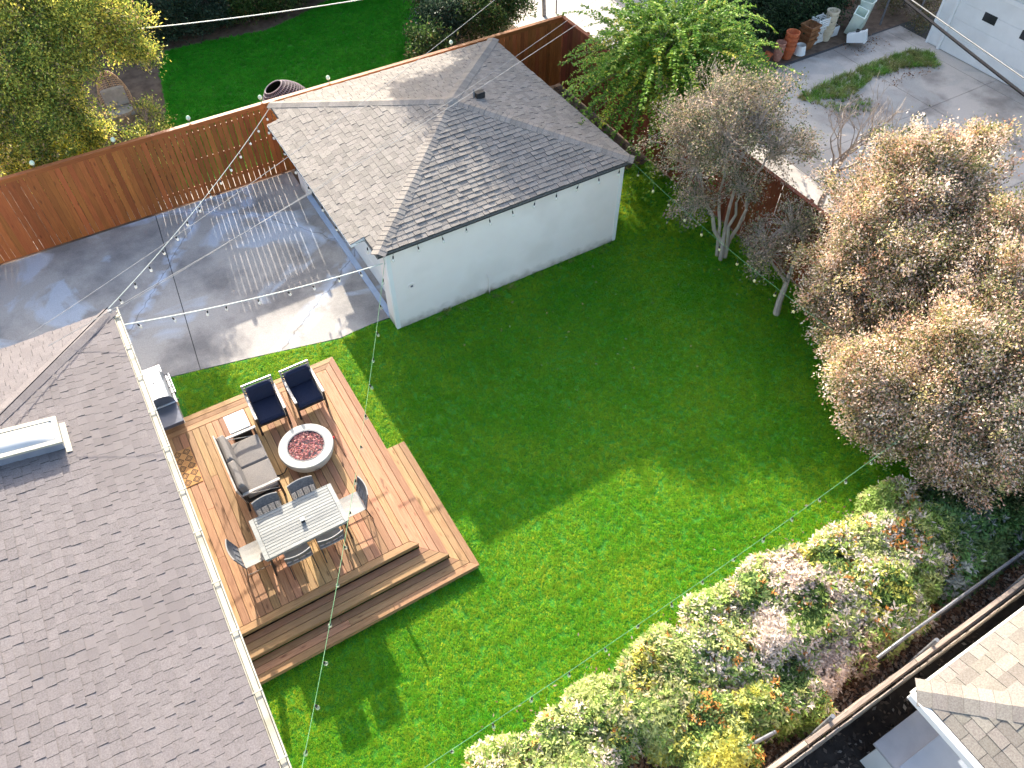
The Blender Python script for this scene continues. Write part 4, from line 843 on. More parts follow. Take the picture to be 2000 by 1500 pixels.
for k, (x, y, h, r, pal, lab) in enumerate([(6.3,10.5,.7,.6,DG,'low green shrub at the lawn corner just behind the garage fence'),(7.4,11.6,1.0,.7,TEAL,'grey green shrub second from the lawn behind the garage'),(8.6,11.3,1.1,.75,DG,'leafy green shrub in the middle of the row behind the garage'),(9.8,11.6,1.2,.75,DG,'leafy green shrub beside the pale concrete alley'),(7.9,13.3,1.2,.8,DG,'green shrub at the top edge behind the garage shrubs')]):
    b = (x,y,0); tree('shrub', lab, b, fan(b,[(x-.3,y,h*.7),(x+.3,y,h*.7),(x,y+.2,h)],.025,.01), [(x-.35,y-.2,h*.7,r*.7),(x+.35,y-.1,h*.8,r*.8),(x,y+.3,h*1.2,r*.85)], pal, 320, 13, .15, .10, .45, 'bark', twigs=.3, cat='shrub', group='shrubs behind the garage')
b = (11.75,11.9,0)
tree('alley_tree', 'tree with a slim trunk standing at the alley beyond the fence corner', b, [([(11.75,11.9,-.05),(11.72,12.0,1.2),(11.7,12.2,2.6),(11.5,12.5,4.2)],.075,.045),([(12.25,11.85,-.05),(12.3,11.95,.9),(12.5,12.1,2.2),(12.5,12.5,3.8)],.03,.02)],
     [(10.8,12.6,5.2,1.2),(11.9,13.2,6.2,1.2),(10.2,13.6,6.2,1.2)], DG, 130, 15, .2, .10, .5, 'bark_grey', twigs=.2)
b = (8.4,13.7,0)
tree('shade_tree', 'tall tree behind the garage shrubs that dapples the garage roof', b, [([(8.4,13.7,-.05),(8.35,13.6,1.5),(8.1,13.3,3.2),(7.6,12.8,4.8)],.13,.07)],
     [(5.5,11.2,6.1,.9),(6.9,12.2,6.7,1.1),(8.6,12.0,6.4,1.0),(6.4,10.0,6.5,.8),(7.8,13.7,6.0,1.1),(8.2,10.4,6.9,.9),(4.6,12.6,6.6,.8),(6.0,11.6,6.9,.9),(7.6,11.2,6.0,.9)], DG, 260, 17, .17, .13, .5, 'bark_grey', twigs=.2)

# hedge row along the near right side: rosettes of narrow leaves
def hedge(label, c, rx, ry, h, n_, pal, Lf=.088, tip=.0, group='hedge shrubs along the near side of the lawn', name='hedge_shrub', m='leaf', dead=.25):
    b = (c[0],c[1],0); t = thing(name, label, 'shrub', b, group=group); mb = MB((-b[0],-b[1],0)); VV = []; CC = []
    for k in range(26):
        a_ = U(0,2*PI); q = math.sqrt(random.random()); branch_to(mb, (c[0]+U(-.25,.25)*rx,c[1]+U(-.25,.25)*ry,-.02), (c[0]+rx*.9*q*math.cos(a_), c[1]+ry*.9*q*math.sin(a_), h*U(.5,.95)*(1-.4*q*q)), .014, .005, .1, 4, 4)
    mb.build('trunk', M['twig'], t)
    th = rng.uniform(0,2*PI,n_); q = np.sqrt(rng.random(n_)); rad = 1.12+.2*np.sin(3*th+c[0]*3)+.16*np.sin(5*th+c[1])+.1*np.sin(9*th); lay_ = rng.random(n_)
    px = c[0]+rx*q*rad*np.cos(th); py = c[1]+ry*q*rad*np.sin(th)
    lump = .16*np.sin(px*5.1+c[0])+.14*np.sin(py*6.3+px*3.0); pz = h*(1-.6*q**8)*(1-.5*lay_**2.5)+lump*h*.34+rng.normal(size=n_)*.03; pz = np.maximum(pz, .06)
    patch = np.sin(px*3.7+py*2.3+c[0])+np.sin(py*4.9-px*2.9)+rng.normal(size=n_)*.7
    cols = np.array([p_[0] for p_ in pal]); ws = np.cumsum([p_[1] for p_ in pal]); ws = ws/ws[-1]; rk = (np.argsort(np.argsort(patch))+.5)/n_; rk = np.clip(rk+rng.normal(size=n_)*.14,0,.999); ci = np.searchsorted(ws, rk)
    up = unit(np.stack([(px-c[0])/rx*.6,(py-c[1])/ry*.6,np.full(n_,1.0)],1)+rng.normal(size=(n_,3))*.25)
    for j in range(8):
        a_ = 2*PI*j/8+rng.uniform(-.4,.4,n_); e1 = unit(np.cross(up, rng.normal(size=(n_,3)))); e2 = np.cross(up, e1); tl = rng.uniform(.15,.8,n_)[:,None]
        d = unit(e1*np.cos(a_)[:,None]+e2*np.sin(a_)[:,None]+up*tl); Ls = Lf*rng.uniform(.6,1.25,n_); p = np.stack([px,py,pz],1)+rng.normal(size=(n_,3))*.022
        VV.append(leaf_quads(p, d, up+rng.normal(size=(n_,3))*.2, Ls, Ls*.36)); CC.append(cols[np.minimum(ci,len(cols)-1)]*rng.uniform(.7,1.25,(n_,1)))
    nd = int(n_*dead); p = np.stack([c[0]+rng.normal(size=nd)*rx*.5, c[1]+rng.normal(size=nd)*ry*.5, rng.uniform(.1,.75,nd)*h],1); Ls = rng.uniform(.05,.09,nd)
    VV.append(leaf_quads(p, unit(rng.normal(size=(nd,3))), unit(rng.normal(size=(nd,3))), Ls, Ls*.45)); CC.append(pick([((.34,.24,.18),2),((.20,.11,.07),2),((.45,.36,.30),1)], nd))
    quads('crown', np.concatenate(VV), np.concatenate(CC), M[m], t, b); return t
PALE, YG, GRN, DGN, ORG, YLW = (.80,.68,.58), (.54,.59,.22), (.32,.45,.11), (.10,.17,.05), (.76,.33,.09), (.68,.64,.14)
hedge('cream and green hedge shrub at the bottom edge, leftmost of the hedge', (-1.9,-10.55), 1.24,0.89,1.00, 3847, [(YG,2.2),(GRN,2),(PALE,1.5),(DGN,1),(ORG,0.14),(YG,2)])
hedge('cream leaved hedge shrub with a few red tips, second from the bottom edge', (-.2,-10.35), 1.19,0.79,1.05, 3847, [(YG,2.2),(GRN,1.6),((.60,.55,.30),2.4),(DGN,1.1),(ORG,0.17),(YLW,.7)])
hedge('bright yellow green hedge shrub near the loose rail of the far left chain link', (.35,-11.35), 0.92,0.63,1.02, 2308, [(YLW,2.6),(YG,2),(GRN,2),(DGN,1.6),(ORG,0.11)])
hedge('hedge shrub with pale patches and orange tips in the middle of the hedge', (1.35,-10.35), 1.08,0.79,1.07, 3591, [(GRN,2),(YG,1.5),(PALE,2),(DGN,1.2),(ORG,0.28),(YG,1)])
hedge('green hedge shrub with orange tips next to the weathered fence', (1.75,-11.45), 0.81,0.53,0.93, 1795, [(GRN,2.2),(YG,1.7),(ORG,0.39),(PALE,.7),(DGN,1.8)])
hedge('pinkish white hedge shrub on the lawn side, left of the yellow orange one', (2.9,-10.4), 1.19,0.89,1.14, 4360, [(PALE,3.4),((.68,.54,.46),2),(YG,1.3),(GRN,1.2),(ORG,0.17),(DGN,1.4)])
hedge('yellow orange hedge shrub with white sprays in the widest part of the hedge', (4.4,-10.55), 1.24,1.00,1.16, 5130, [(YG,2.4),(PALE,2.6),(ORG,0.44),(GRN,2),(YLW,1),(DGN,1.6)])
hedge('light green hedge shrub with a white top beside the large pink tree', (5.7,-10.5), 1.03,0.89,1.16, 3847, [(GRN,2.4),(YG,2),(PALE,1.8),(DGN,1.2),(ORG,0.08)])
hedge('dusty pink dry hedge shrub between the chain link and the pinkish white one', (3.0,-11.35), 1.08,0.53,0.89, 1600, [((.68,.54,.46),3),(PALE,2),(YG,1),(GRN,1),((.40,.27,.20),1.5)])
hedge('dry twiggy hedge shrub with brown leaves in front of the weathered fence', (.9,-11.0), 0.65,0.53,0.86, 800, [((.62,.47,.38),3),(PALE,1.6),(YG,1.2),((.40,.27,.20),1.5)])
hedge('pale green hedge shrub half way along the chain link fence', (4.6,-11.35), 0.97,0.47,0.93, 1300, [(YG,2),(GRN,2),(PALE,2),(ORG,.3),(DGN,1.8)])
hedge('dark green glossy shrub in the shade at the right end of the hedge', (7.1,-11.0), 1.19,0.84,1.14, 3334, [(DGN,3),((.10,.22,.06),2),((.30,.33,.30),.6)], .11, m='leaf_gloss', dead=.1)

# ---------------------------------------------------------------- grass, leaf litter
def tuft(name, n_, L, wd, lean, mat):
    mb = MB()
    for k in range(n_):
        a_ = U(0,2*PI); x, y = U(-.05,.05), U(-.05,.05); l = L*U(.6,1.25); ln = U(.2,lean); c, s_ = math.cos(a_), math.sin(a_); px, py = -s_*wd/2, c*wd/2
        mb.add([(x-px,y-py,0),(x+px,y+py,0),(x+px*.7+c*ln*l*.4,y+py*.7+s_*ln*l*.4,l*.6),(x-px*.7+c*ln*l*.4,y-py*.7+s_*ln*l*.4,l*.6),(x+c*ln*l,y+s_*ln*l,l*(1-.35*ln))], [(0,1,2,3),(3,2,4)])
    me = mb.mesh(name, mat); return bpy.data.objects.new(name, me)
def scatter(name, label, cat, poly, dens, tufts, z=0.0, smin=.7, smax=1.3, seed=0, clump=None):
    me = bpy.data.meshes.new(name); me.from_pydata([(p[0],p[1],z) for p in poly], [], [tuple(range(len(poly)))]); me.update()
    o = link(name, me); tag(o, label, cat, kind='stuff')
    ng = bpy.data.node_groups.new(name+'_nodes', 'GeometryNodeTree'); ng.interface.new_socket('Geometry', in_out='INPUT', socket_type='NodeSocketGeometry'); ng.interface.new_socket('Geometry', in_out='OUTPUT', socket_type='NodeSocketGeometry')
    N = ng.nodes.new; gi, gout = N('NodeGroupInput'), N('NodeGroupOutput'); L = ng.links.new
    jn = N('GeometryNodeJoinGeometry')
    for i, tf in enumerate(tufts):
        ds = N('GeometryNodeDistributePointsOnFaces'); ds.inputs['Density'].default_value = dens/len(tufts); ds.inputs['Seed'].default_value = seed+i; L(gi.outputs[0], ds.inputs[0])
        oi = N('GeometryNodeObjectInfo'); oi.inputs[0].default_value = tf
        ins = N('GeometryNodeInstanceOnPoints'); L(ds.outputs[0], ins.inputs['Points']); L(oi.outputs['Geometry'], ins.inputs['Instance'])
        rv = N('FunctionNodeRandomValue'); rv.data_type = 'FLOAT_VECTOR'; rv.inputs[0].default_value = (-.15,-.15,0); rv.inputs[1].default_value = (.15,.15,6.283); L(rv.outputs[0], ins.inputs['Rotation'])
        rs = N('FunctionNodeRandomValue'); rs.data_type = 'FLOAT'; rs.inputs[2].default_value = smin; rs.inputs[3].default_value = smax; L(rs.outputs[1], ins.inputs['Scale'])
        L(ins.outputs[0], jn.inputs[0])
    L(jn.outputs[0], gout.inputs[0]); md = o.modifiers.new('scatter', 'NODES'); md.node_group = ng; return o
gt1 = [tuft('grass_tuft', 16, .036, .008, 1.2, M['grass']) for k in range(4)]; gt2 = [tuft('grass_tuft', 20, .06, .009, 1.0, M['grass2']) for k in range(3)]
wt = [tuft('weed_tuft', 14, .16, .012, 1.1, M['weed']) for k in range(3)]
GL = [(-6,-10.0),(-3.2,-9.75),(.2,-9.5),(3.3,-9.6),(7.3,-9.6),(9.4,-9.7),(9.55,-6),(9.55,0),(9.55,2.4),(6.62,2.6),(6.62,-.03),(-.03,-.03),(-.03,.42),(-.6,.47),(-1.33,.41),(-3.54,.92),(-5.2,1.28),(-5.2,T2+.01),(X2_+.005,T2+.01),(X2_+.005,JOG+.01),(X1_+.01,JOG+.01),(X1_+.01,Y1_-.01),(-6,Y1_-.01)]
scatter('grass', 'short bright green lawn grass round the deck and garage', 'grass', GL, 480, gt1, -.004, .75, 1.2)
scatter('grass', 'deep green lawn grass beyond the cedar fence', 'grass', LAWN2, 260, gt2, -.006, .8, 1.4, 20)
scatter('grass', 'uneven grass strip growing across the neighbouring driveway', 'grass', [(15.7,2.75),(17.5,2.95),(19.5,3.05),(21.6,3.0),(22.1,2.5),(21.6,1.6),(20.6,2.2),(19.0,2.35),(17.4,1.9),(16.3,2.2)], 120, wt, .004, .7, 1.5, 40)
scatter('weeds', 'sparse weeds spreading over the driveway below the grass strip', 'weeds', [(16.1,2.2),(17.6,1.95),(18.2,1.3),(17.6,.9),(16.4,1.0)], 40, wt, .004, .5, 1.1, 44)
scatter('weeds', 'low weeds growing along the foot of the white garage wall', 'weeds', [(.1,-.3),(6.5,-.3),(6.5,-.03),(.1,-.03)], 26, wt, .0, .4, .9, 48)
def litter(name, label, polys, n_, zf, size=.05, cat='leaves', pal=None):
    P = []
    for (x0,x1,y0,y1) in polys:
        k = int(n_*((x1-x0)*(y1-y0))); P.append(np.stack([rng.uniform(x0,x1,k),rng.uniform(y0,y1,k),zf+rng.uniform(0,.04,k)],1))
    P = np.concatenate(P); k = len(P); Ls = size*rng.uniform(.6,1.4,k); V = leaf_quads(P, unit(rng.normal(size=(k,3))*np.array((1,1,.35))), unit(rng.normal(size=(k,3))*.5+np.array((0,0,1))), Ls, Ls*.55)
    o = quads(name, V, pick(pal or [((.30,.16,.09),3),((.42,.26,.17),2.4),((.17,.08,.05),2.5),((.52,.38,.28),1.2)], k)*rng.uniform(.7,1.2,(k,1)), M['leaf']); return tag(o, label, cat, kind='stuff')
litter('leaf_litter', 'brown fallen leaves under the hedge and along the chain link fence', [(-3.5,7.8,-12.25,-9.9)], 650, 0, .08, pal=[((.50,.30,.19),3),((.64,.44,.31),2.6),((.28,.15,.09),2.2),((.74,.60,.47),1.4)])
struct('side_yard', MB().prism([(-8,-12.33),(14,-12.33),(14,-13.2),(-8,-13.2)], -.2, -.02), pm('shaded_soil', (.025,.02,.018), (.05,.04,.035), 8, .95, .5, 40))  # shade behind the fence is put into this darker soil colour
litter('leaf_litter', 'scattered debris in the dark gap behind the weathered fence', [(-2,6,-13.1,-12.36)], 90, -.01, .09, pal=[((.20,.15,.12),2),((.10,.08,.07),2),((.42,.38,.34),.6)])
litter('fallen_leaves', 'few pale fallen leaves and clippings scattered on the lawn', [(.3,6.3,-1.6,-.1),(2,9,-5,-1)], 2.2, .05, .06, pal=[((.30,.40,.16),2),((.45,.36,.14),1),((.40,.42,.25),1)])
litter('fallen_leaves', 'dry brown leaves lying over the neighbouring driveway edges', [(16,18,.9,2.3),(19,21.6,1.6,2.5),(19.6,21.4,3.6,4.6)], 120, .01, .06)
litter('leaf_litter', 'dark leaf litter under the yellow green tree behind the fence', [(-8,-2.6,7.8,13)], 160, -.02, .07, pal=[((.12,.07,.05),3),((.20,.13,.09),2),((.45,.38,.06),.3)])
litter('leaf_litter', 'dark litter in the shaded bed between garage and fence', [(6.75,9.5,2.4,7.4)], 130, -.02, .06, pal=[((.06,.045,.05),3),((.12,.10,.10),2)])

# ---------------------------------------------------------------- near right: chain link, weathered fence, neighbour's roof
t = thing('chain_link_fence', 'low chain link fence with a grey pipe rail beside the dark glossy shrub', 'fence', (5.4,-11.86,0))
MB((-5.4,11.86,0)).tube([(3.4,-11.86,.98),(3.9,-11.86,1.12),(5.4,-11.86,1.18),(8.2,-11.86,1.2)], .028, 8).build('top_rail', M['galv'], t)
for x in (4.0,6.4): MB((-5.4,11.86,0)).tube([(x,-11.86,-.05),(x,-11.86,1.12)], .026, 8).build('post', M['galv'], t)
mb = MB((-5.4,11.86,0))
for k in range(84):
    x = 3.4+k*.057; mb.tube([(x,-11.86,.03),(x+.55,-11.86,.58),(x+1.1,-11.86,1.12)][:3], .0025, 3, False); mb.tube([(x+1.1,-11.855,.03),(x+.55,-11.855,.58),(x,-11.855,1.12)], .0025, 3, False)
tag(mb.build('wire_mesh', M['galv'], t), kind='stuff')
t = thing('pipe_rail', 'leaning piece of grey pipe rail at the bottom edge among dry leaves', 'rail', (.5,-11.8,0))
MB((-.5,11.8,0)).tube([(-.4,-11.75,.95),(.5,-11.8,1.0),(1.15,-11.86,.9)], .03, 8).build('top_rail', M['galv'], t); MB((-.5,11.8,0)).tube([(1.1,-11.86,-.05),(1.1,-11.86,.92)], .022, 8).build('post', M['galv'], t)
t = thing('fence', 'weathered grey picket fence with steel posts at the lower right', 'fence', (3.2,-12.28,0)); wo = (-3.2,12.28,0)
pk = [MB().bbox(0,h_,-.068,.068,0,.016,.003).mesh('picket', M['grey_wood']) for h_ in (1.52,1.55,1.58,1.62)]; x = -1.2
while x < 8.2:
    o = link('picket', random.choice(pk), t); o.location = (x-3.2, -.06+U(-.006,.006), .02); o.rotation_euler = (Matrix(((0,-1,0),(0,0,-1),(1,0,0)))).to_euler(); x += .1365+U(0,.002)
for x0 in np.arange(-1.2,8.2,2.4):
    for z, yy in ((1.42,.03),(.35,.03)): o = MB().bbox(-1.195,1.195,-.03,.035,0,.085,.004).build('rail', M['grey_wood'], t); o.location = (x0+1.2-3.2,yy+U(-.008,.008),z); o.rotation_euler = (0,0,U(-.006,.006))
    o = MB().bbox(-1.195,1.195,-.012,.012,0,.13,.003).build('skirt_board', M['grey_wood'], t); o.location = (x0+1.2-3.2,.10,.55+U(-.05,.05))
for x in (-.6,1.72,4.02,6.4): MB(wo).tube([(x,-12.19,-.05),(x,-12.19,1.72)], .036, 10).build('post', M['galv'], t)
t = thing('neighbour_house', 'house corner with tan and grey shingles at the lower right edge', 'house', (6,-15,0)); no = (-6,15,0); NZ, NP = 2.4, .32
MB(no).box(3.65,12,-19,-13.05,-.1,NZ-.08).build('wall', M['siding_white'], t)
nr = MB(no).add([(2.68,-12.58,NZ-.02),(13,-12.58,NZ-.02),(13,-16.6,NZ+4*NP),(6.7,-16.6,NZ+4*NP-.02),(2.68,-20,NZ-.02),(2.68,-12.58,NZ-.14),(13,-12.58,NZ-.14),(2.68,-20,NZ-.14)],[(1,0,3,2),(0,4,3),(5,0,1,6),(7,4,0,5)]).build('roof', M['felt'], t)
s2 = math.hypot(1,NP); NS = [((13,-12.58,NZ),(-1,0,0),np.array((0,-1,NP))/s2,np.cross((-1,0,0),np.array((0,-1,NP))/s2),4.0,lambda q: 0.0,lambda q: 10.32-q/s2),
      ((2.68,-12.58,NZ),(0,-1,0),np.array((1,0,NP))/s2,np.cross((0,-1,0),np.array((1,0,NP))/s2),3.0,lambda q: q/s2,lambda q: 5.0)]
lay_on(nr, [q for q in slopes_to_tabs(NS,.17,.2,.36) if shows(q[0],150)], .17, M['shin_n'], 160)
cA = np.array((2.68,-12.58,NZ)); hd = np.array((1,-1,NP)); hd = hd/np.linalg.norm(hd); p1 = np.array((1.0,0,0)); p1 = p1-hd*(p1@hd); p1 /= np.linalg.norm(p1); p2 = np.array((0,-1.0,0)); p2 = p2-hd*(p2@hd); p2 /= np.linalg.norm(p2)
caps_on(nr, cA, cA+hd*3, p1, p2, M['shin_n'], .2, .21)
MB(no).bbox(2.57,2.68,-20,-12.57,NZ-.13,NZ-.0,.01).build('fascia', M['white'], t); MB(no).bbox(2.68,13,-12.575,-12.54,NZ-.15,NZ-.02,.006).build('fascia', M['white'], t)
t = thing('shed', 'low flat white shed against the neighbouring house at the bottom edge', 'shed', (2.2,-13.6,0))
MB((-2.2,13.6,0)).box(2.42,2.94,-15,-12.86,-.1,.90).build('wall', M['siding_white'], t); MB((-2.2,13.6,0)).bbox(2.34,3.6,-15.1,-12.78,.90,.96,.01).build('roof', pm('shed_roof', (.36,.345,.35), (.44,.42,.425), 2, .7, .1, 40), t)
MB((-2.2,13.6,0)).bbox(2.42,3.6,-15.1,-13.22,.962,.985,.008).build('roof_panel', pm('panel_blue', (.34,.38,.44), (.40,.44,.50), 2, .5), t)

# ---------------------------------------------------------------- far left and top: dark house, wicker seats
t = thing('dark_house', 'house with black horizontal siding at the top left edge', 'house', (0,20,0))
MB((0,-20,0)).box(-5,9.5,18.62,25,-.1,3.9).build('wall', M['siding_dark'], t)  # wall runs on past its siding boards, lengthened to shade the back lawn
for k in range(15):
    o = MB().add([(-3.35,-.03,0),(3.35,-.03,0),(3.35,0,0),(-3.35,0,0),(-3.35,-.005,.255),(3.35,-.005,.255),(3.35,0,.255),(-3.35,0,.255)],[(3,2,1,0),(4,5,6,7),(0,1,5,4),(1,2,6,5),(2,3,7,6),(3,0,4,7)]).build('siding_board', M['siding_dark'], t); o.location = (-1.65,-1.38,.05+k*.25)
MB((0,-20,0)).box(-5.4,9.9,18.1,25.4,3.95,4.1).build('roof', M['felt'], t)
t = thing('wicker_pod', 'round wicker pod chair with a dark opening peeking over the fence', 'chair', (1.15,9.95,.12)); t.rotation_euler = (-.12,-.38,0)
pr = []; mb = MB(); n_ = 40; H_ = 1.25
def pod(th, f_): r_ = .8*math.sin(PI*min(.985,.30+.68*f_))**.62; z = .05+H_*f_; return (r_*math.cos(th), r_*math.sin(th), z)
for i in range(18):
    f_ = i/18*.93; mb.tube([pod(2*PI*k/n_, f_) for k in range(n_+1)], .012, 4, False)
for k in range(n_): mb.tube([pod(2*PI*k/n_, f_) for f_ in np.linspace(0,.93,10)], .009, 4, False)
mb.build('basket', M['wicker'], t); MB().lathe([(pod(0,f_)[0]-.02,pod(0,f_)[2]) for f_ in np.linspace(0,.9,10)],24,close=False).build('lining', M['frame_dark'], t, smooth=True)
MB().tube([(.30*math.cos(2*PI*k/20),.30*math.sin(2*PI*k/20),1.215) for k in range(21)], .02, 6, False).build('rim', M['wicker'], t)
# hanging wicker egg chair lying on its stand
t = thing('wicker_egg_chair', 'tan wicker egg chair with grey cushion under the yellow green tree', 'chair', (-3.62,12.3,0)); mb = MB()
def egg(u_, v_): th = .2+2.75*u_; f_ = v_; r_ = .46*math.sin(PI*(.16+.80*f_))**.55; return (r_*math.cos(PI*u_*1.0+PI), r_*math.sin(PI*u_)*.9+.05, .30+1.55*f_)
for i in range(22): f_ = i/21; mb.tube([egg(u_, f_) for u_ in np.linspace(-.08,1.08,16)], .010, 4, False)
for u_ in np.linspace(-.08,1.08,15): mb.tube([egg(u_, f_) for f_ in np.linspace(0,1,12)], .010, 4, False)
for i in range(9): f_ = .0+i*.032; mb.tube([(p_[0],-p_[1]+.06,p_[2]) for p_ in [egg(u_, f_) for u_ in np.linspace(0,1,14)]], .010, 4, False)
for u_ in np.linspace(0,1,13): mb.tube([(p_[0],-p_[1]+.06,p_[2]) for p_ in [egg(u_, f_) for f_ in (0,.06,.13,.2,.26)]], .010, 4, False)
mb.build('basket', M['wicker_tan'], t)
cushion(MB(),-.36,.36,-.30,.30,.52,.66,.05).build('seat_cushion', M['cushion'], t); tilt(cushion(MB(),-.34,.34,.18,.30,.66,1.25,.05), -.12, (0,.24,.66)).build('back_cushion', M['cushion'], t)
MB().tube([(0,.62,.05),(0,.66,1.1),(0,.52,1.85),(0,.2,2.02),(0,.05,1.9)], .025, 8).build('stand', M['frame_dark'], t); MB().lathe([(.45,0),(.45,.03)],20,(0,.3,.0)).build('base', M['frame_dark'], t)

# ---------------------------------------------------------------- top right: white garage, pots, gate
t = thing('white_garage', 'white garage with a wide door at the upper right edge', 'garage', (24,0,0)); wg = (-24,0,0)
MB(wg).box(22.62,30,-8,3.16,-.1,2.75).build('wall', M['siding_white'], t)
for k in range(14):
    o = MB().add([(-.03,-.24,0),(0,-.24,0),(0,.24,0),(-.03,.24,0),(-.006,-.24,.185),(0,-.24,.185),(0,.24,.185),(-.006,.24,.185)],[(3,2,1,0),(4,5,6,7),(0,1,5,4),(1,2,6,5),(2,3,7,6),(3,0,4,7)]).build('siding_board', M['siding_white'], t); o.location = (-1.382,2.90,.05+k*.185)
MB(wg).bbox(22.57,22.66,3.10,3.18,0,2.72,.01).build('corner_trim', M['white'], t); MB(wg).bbox(22.53,22.62,2.56,2.66,0,2.30,.01).build('door_jamb', M['white'], t)
MB(wg).bbox(22.55,22.62,-2.9,2.56,2.28,2.42,.01).build('door_head', M['white'], t)
gd = MB(wg).box(22.60,22.615,-2.9,2.56,.02,2.28).build('garage_door', M['siding_white'], t)
for k in range(4): MB(wg).bbox(22.58,22.60,-2.9,2.55,.03+k*.5625,.585+k*.5625,.006).build('door_panel', M['siding_white'], gd)
for y0 in (1.06,-.38,-1.85): MB(wg).box(22.574,22.586,y0,y0+.49,1.47,1.75).build('window', M['pane'], gd)
MB(wg).box(22.3,30.2,-8.2,3.5,2.78,2.95).build('roof', M['shin_n'], t)
def pot(prof, sides=20): return prof
def stack(label, loc, mat, n_, r, h, rise, sides=20, tl=0.0, square=False, name='pot', group=None):
    for k in range(n_):
        z = loc[2]+k*rise; lab = label if n_ == 1 else label+', '+(['bottom','second','third','fourth','fifth','sixth','top'][k] if k < n_-1 else 'topmost')+' of its stack'
        o = MB().lathe([(r*.68,0),(r*.93,h*.78),(r,h*.78),(r*1.03,h),(r*.93,h),(r*.85,h*.75),(r*.6,.02)] , 4 if square else sides, close=False)
        if square:
            c_ = math.cos(PI/4); o.v = [((x-y)*c_,(x+y)*c_,zz) for x,y,zz in o.v]
        ob = o.build(name, M[mat], None, smooth=False); ob.location = (loc[0]+tl*k*rise+U(-.008,.008),loc[1]+U(-.008,.008),z); ob.rotation_euler = (0,tl,0 if not square else .1); tag(ob, lab, 'pot', group)
stack('pinkish old terracotta pot left of the orange pots', (17.05,4.95,0), 'terra_old', 4, .17, .30, .12, group='stacked plant pots by the driveway')
stack('orange terracotta pot beside the white bucket', (17.45,4.90,0), 'terra', 5, .23, .34, .15, group='stacked plant pots by the driveway')
stack('brown square planter next to the white blocks', (18.45,5.05,.03), 'brown_pot', 4, .36, .36, .17, square=True, name='planter', group='stacked plant pots by the driveway')
stack('cream round pot beside the white crates', (19.55,5.15,0), 'cream_pot', 6, .22, .32, .15, group='stacked plant pots by the driveway')
for k, (x, y, lab) in enumerate(((16.72,5.15,'small terracotta pot tipped at the left end of the pot row'),)):
    stack(lab, (x,y,.02), 'terra', 1, .14, .26, .1, tl=.35)
o = MB().lathe([(.16,0),(.21,.30),(.215,.32),(.20,.32),(.15,.02)],20,close=False).build('bucket', M['siding_white'], None); o.location = (18.0,4.85,.36); o.rotation_euler = (PI,.0,0); tag(o, 'upturned white bucket between orange pots and brown planters', 'bucket')
t = thing('white_blocks', 'stack of rough white blocks behind the brown planters', 'blocks', (19.0,5.2,0))
for k in range(4):
    for j in range(2): o = MB().bbox(-.2,.2,-.1,.1,0,.145,.012).build('block', M['block'], t); o.location = (-.12+j*.42+U(-.02,.02),U(-.03,.03),k*.15); o.rotation_euler = (0,0,U(-.08,.08))
t = thing('white_crate', 'white slatted plastic crate on top of the white blocks', 'crate', (19.1,5.22,.60))
for k in range(4):
    for (x0,x1,y0,y1) in ((-.26,.26,-.19,-.175),(-.26,.26,.175,.19),(-.26,-.245,-.175,.175),(.245,.26,-.175,.175)): MB().box(x0,x1,y0,y1,.02+k*.075,.07+k*.075).build('slat', M['siding_white'], t)
for x in (-.252,.252):
    for y in (-.182,.182): MB().box(x-.018,x+.018,y-.018,y+.018,0,.32).build('corner_post', M['siding_white'], t)
MB().box(-.245,.245,-.175,.175,0,.015).build('bottom', M['siding_white'], t)
def bin_(label, loc, rot, mat, s_=(.5,.36,.62)):
    t = thing('plastic_bin', label, 'bin', loc); t.rotation_euler = rot; a_, b_, c_ = s_[0]/2, s_[1]/2, s_[2]
    m_ = MB(); m_.add([(-a_*.8,-b_*.8,0),(a_*.8,-b_*.8,0),(a_*.8,b_*.8,0),(-a_*.8,b_*.8,0),(-a_,-b_,c_),(a_,-b_,c_),(a_,b_,c_),(-a_,b_,c_),(-a_*.9,-b_*.9,c_),(a_*.9,-b_*.9,c_),(a_*.9,b_*.9,c_),(-a_*.9,b_*.9,c_),(-a_*.72,-b_*.72,.03),(a_*.72,-b_*.72,.03),(a_*.72,b_*.72,.03),(-a_*.72,b_*.72,.03)],
          [(3,2,1,0),(0,1,5,4),(1,2,6,5),(2,3,7,6),(3,0,4,7),(4,5,9,8),(5,6,10,9),(6,7,11,10),(7,4,8,11),(8,9,13,12),(9,10,14,13),(10,11,15,14),(11,8,12,15),(12,13,14,15)]); m_.build('body', M[mat], t)
    for (x0,x1,y0,y1) in ((-a_-.02,a_+.02,-b_-.02,-b_),(-a_-.02,a_+.02,b_,b_+.02),(-a_-.02,-a_,-b_,b_),(a_,a_+.02,-b_,b_)): MB().box(x0,x1,y0,y1,c_-.05,c_-.0).build('rim', M[mat], t)
    MB().box(-.09,.09,b_*.9,b_+.03,c_*.45,c_*.62).build('handle_slot', M['black'], t); return t
bin_('pale green plastic bin lying tipped in front of the pot row', (20.0,4.55,.22), (1.25,.25,.5), 'siding_white')
bin_('pale green plastic bin leaning upright behind the tipped bin', (20.6,5.0,.10), (.25,-.15,.5), 'greenish', (.5,.4,.85))
bin_('tall pale plastic bin standing nearest the gate', (21.3,5.2,.02), (.05,.12,.45), 'greenish', (.5,.42,.95))
stack('dark red pot standing at the back beside the yellow one', (21.2,5.85,.5), 'terra_old', 1, .2, .4, .1)
stack('pale yellow pot standing at the back near the gate post', (21.75,5.75,.5), 'cream_pot', 1, .22, .42, .1)
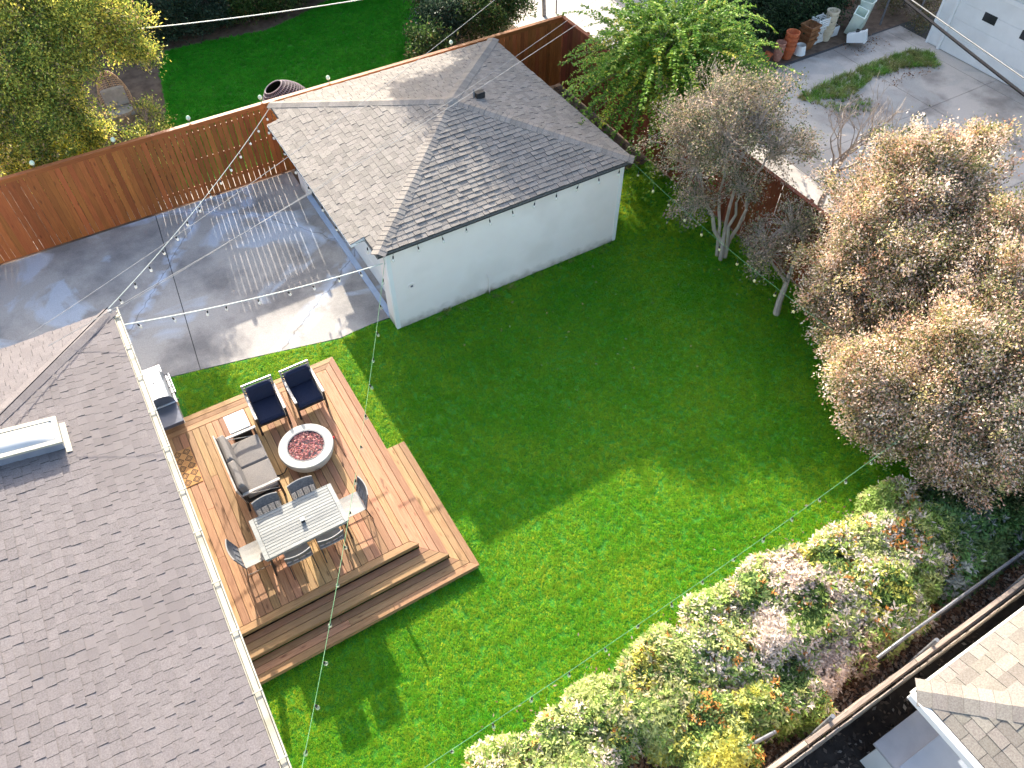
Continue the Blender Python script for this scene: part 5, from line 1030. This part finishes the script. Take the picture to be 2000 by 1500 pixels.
t = thing('white_pot', 'white planter box half hidden behind the cream pots', 'planter', (20.05,5.3,0)); MB().bbox(-.16,.16,-.14,.14,0,.34,.012).build('box', M['siding_white'], t); MB().box(-.13,.13,-.11,.11,.341,.345).build('soil', M['dirt'], t)
t = thing('chain_gate', 'open chain link gate with steel posts beside the white garage', 'gate', (23,4.9,0)); cg = (-23,-4.9,0)
for x, y, h_ in ((22.2,4.95,1.5),(23.0,4.1,1.5),(24.2,5.6,1.5)): MB(cg).tube([(x,y,-.05),(x,y,h_)], .035, 8).build('post', M['galv'], t)
MB(cg).tube([(22.2,4.95,1.45),(24.0,5.9,1.45)], .02, 6).build('rail', M['galv'], t); MB(cg).tube([(23.0,4.1,1.42),(24.2,5.6,1.42)], .02, 6).build('rail', M['galv'], t)
o = MB().tube([(0,0,0),(.25,.3,.03),(.5,.6,.0)], .01, 5).build('pole', M['frame_pale'], None); o.location = (18.9,5.5,.2); o.rotation_euler = (0,-.9,0); tag(o, 'thin pale stick leaning behind the brown planters', 'stick')
o = MB().bbox(-.35,.35,-.25,.25,0,.12,.03).build('sled', M['siding_white'], None); o.location = (13.4,2.25,.22); o.rotation_euler = (.25,.15,.6); tag(o, 'white plastic sled like panel on the driveway behind the grey brown tree', 'panel')
t = thing('driveway_shade_house', 'unseen tall grey house added out of view to shade the driveway', 'house', (22,14,0))  # out-of-view house added to shade the driveway, ridge raised for a longer shadow
MB().box(-6.3,9,-3.2,5,-.1,5.0).build('wall', M['shed_grey'], t); MB().add([(-6.7,-3.6,4.95),(9.4,-3.6,4.95),(9.4,5.4,4.95),(-6.7,5.4,4.95),(-6.7,.9,8.9),(9.4,.9,8.9)],[(0,1,5,4),(2,3,4,5),(3,0,4),(1,2,5),(3,2,1,0)]).build('roof', M['edge'], t)
t = thing('grey_shed', 'grey ribbed metal shed at the top edge behind the bright green tree', 'shed', (17.8,9.2,0)); 
MB().box(-1.4,1.9,-.4,2.5,-.1,1.9).build('wall', M['shed_grey'], t)
for k in range(16): o = MB().bbox(-.09,.09,-1.6,1.6,0,.05,.02).build('roof_rib', M['shed_grey'], t); o.location = (-1.4+k*.22,1.0,1.92)
MB().box(-.1,.22,-.65,-.4,0,2.4).build('dark_post', M['black'], t)
for k, (x, y, h_, r_, lab) in enumerate(((17.4,6.3,1.1,.9,'dark green shrub behind the terracotta pots'),(19.0,6.2,1.2,.9,'dark green shrub behind the brown planters'),(20.6,6.3,1.2,.9,'dark shrub behind the plastic bins'),(16.0,6.6,1.2,.9,'dark green shrub left of the terracotta pots'))):
    b = (x,y,0); tree('shrub', lab, b, fan(b,[(x-.3,y,h_*.7),(x+.3,y,h_*.7),(x,y+.2,h_)],.025,.01), [(x-.4,y-.1,h_*.6,r_*.7),(x+.4,y,h_*.7,r_*.75),(x,y+.4,h_*1.1,r_*.85)], [((.04,.08,.035),3),((.025,.05,.025),3),((.08,.13,.05),1.5)], 300, 13, .16, .10, .45, 'bark', twigs=.3, cat='shrub', group='shrubs behind the plant pots')
b = (23.4,5.9,0); tree('weedy_shrub', 'brownish weeds growing between the gate posts and white garage', b, fan(b,[(23.2,5.8,.5),(23.7,6.0,.6)],.02,.008), [(23.0,5.5,.5,.6),(23.8,4.6,.5,.6),(24.2,6.2,.8,.8),(22.9,3.9,.3,.35)], [((.16,.12,.05),2),((.10,.13,.05),2),((.30,.24,.14),1)], 120, 9, .15, .09, .3, 'bark', twigs=.4, cat='shrub')
print('objects', len(bpy.data.objects))
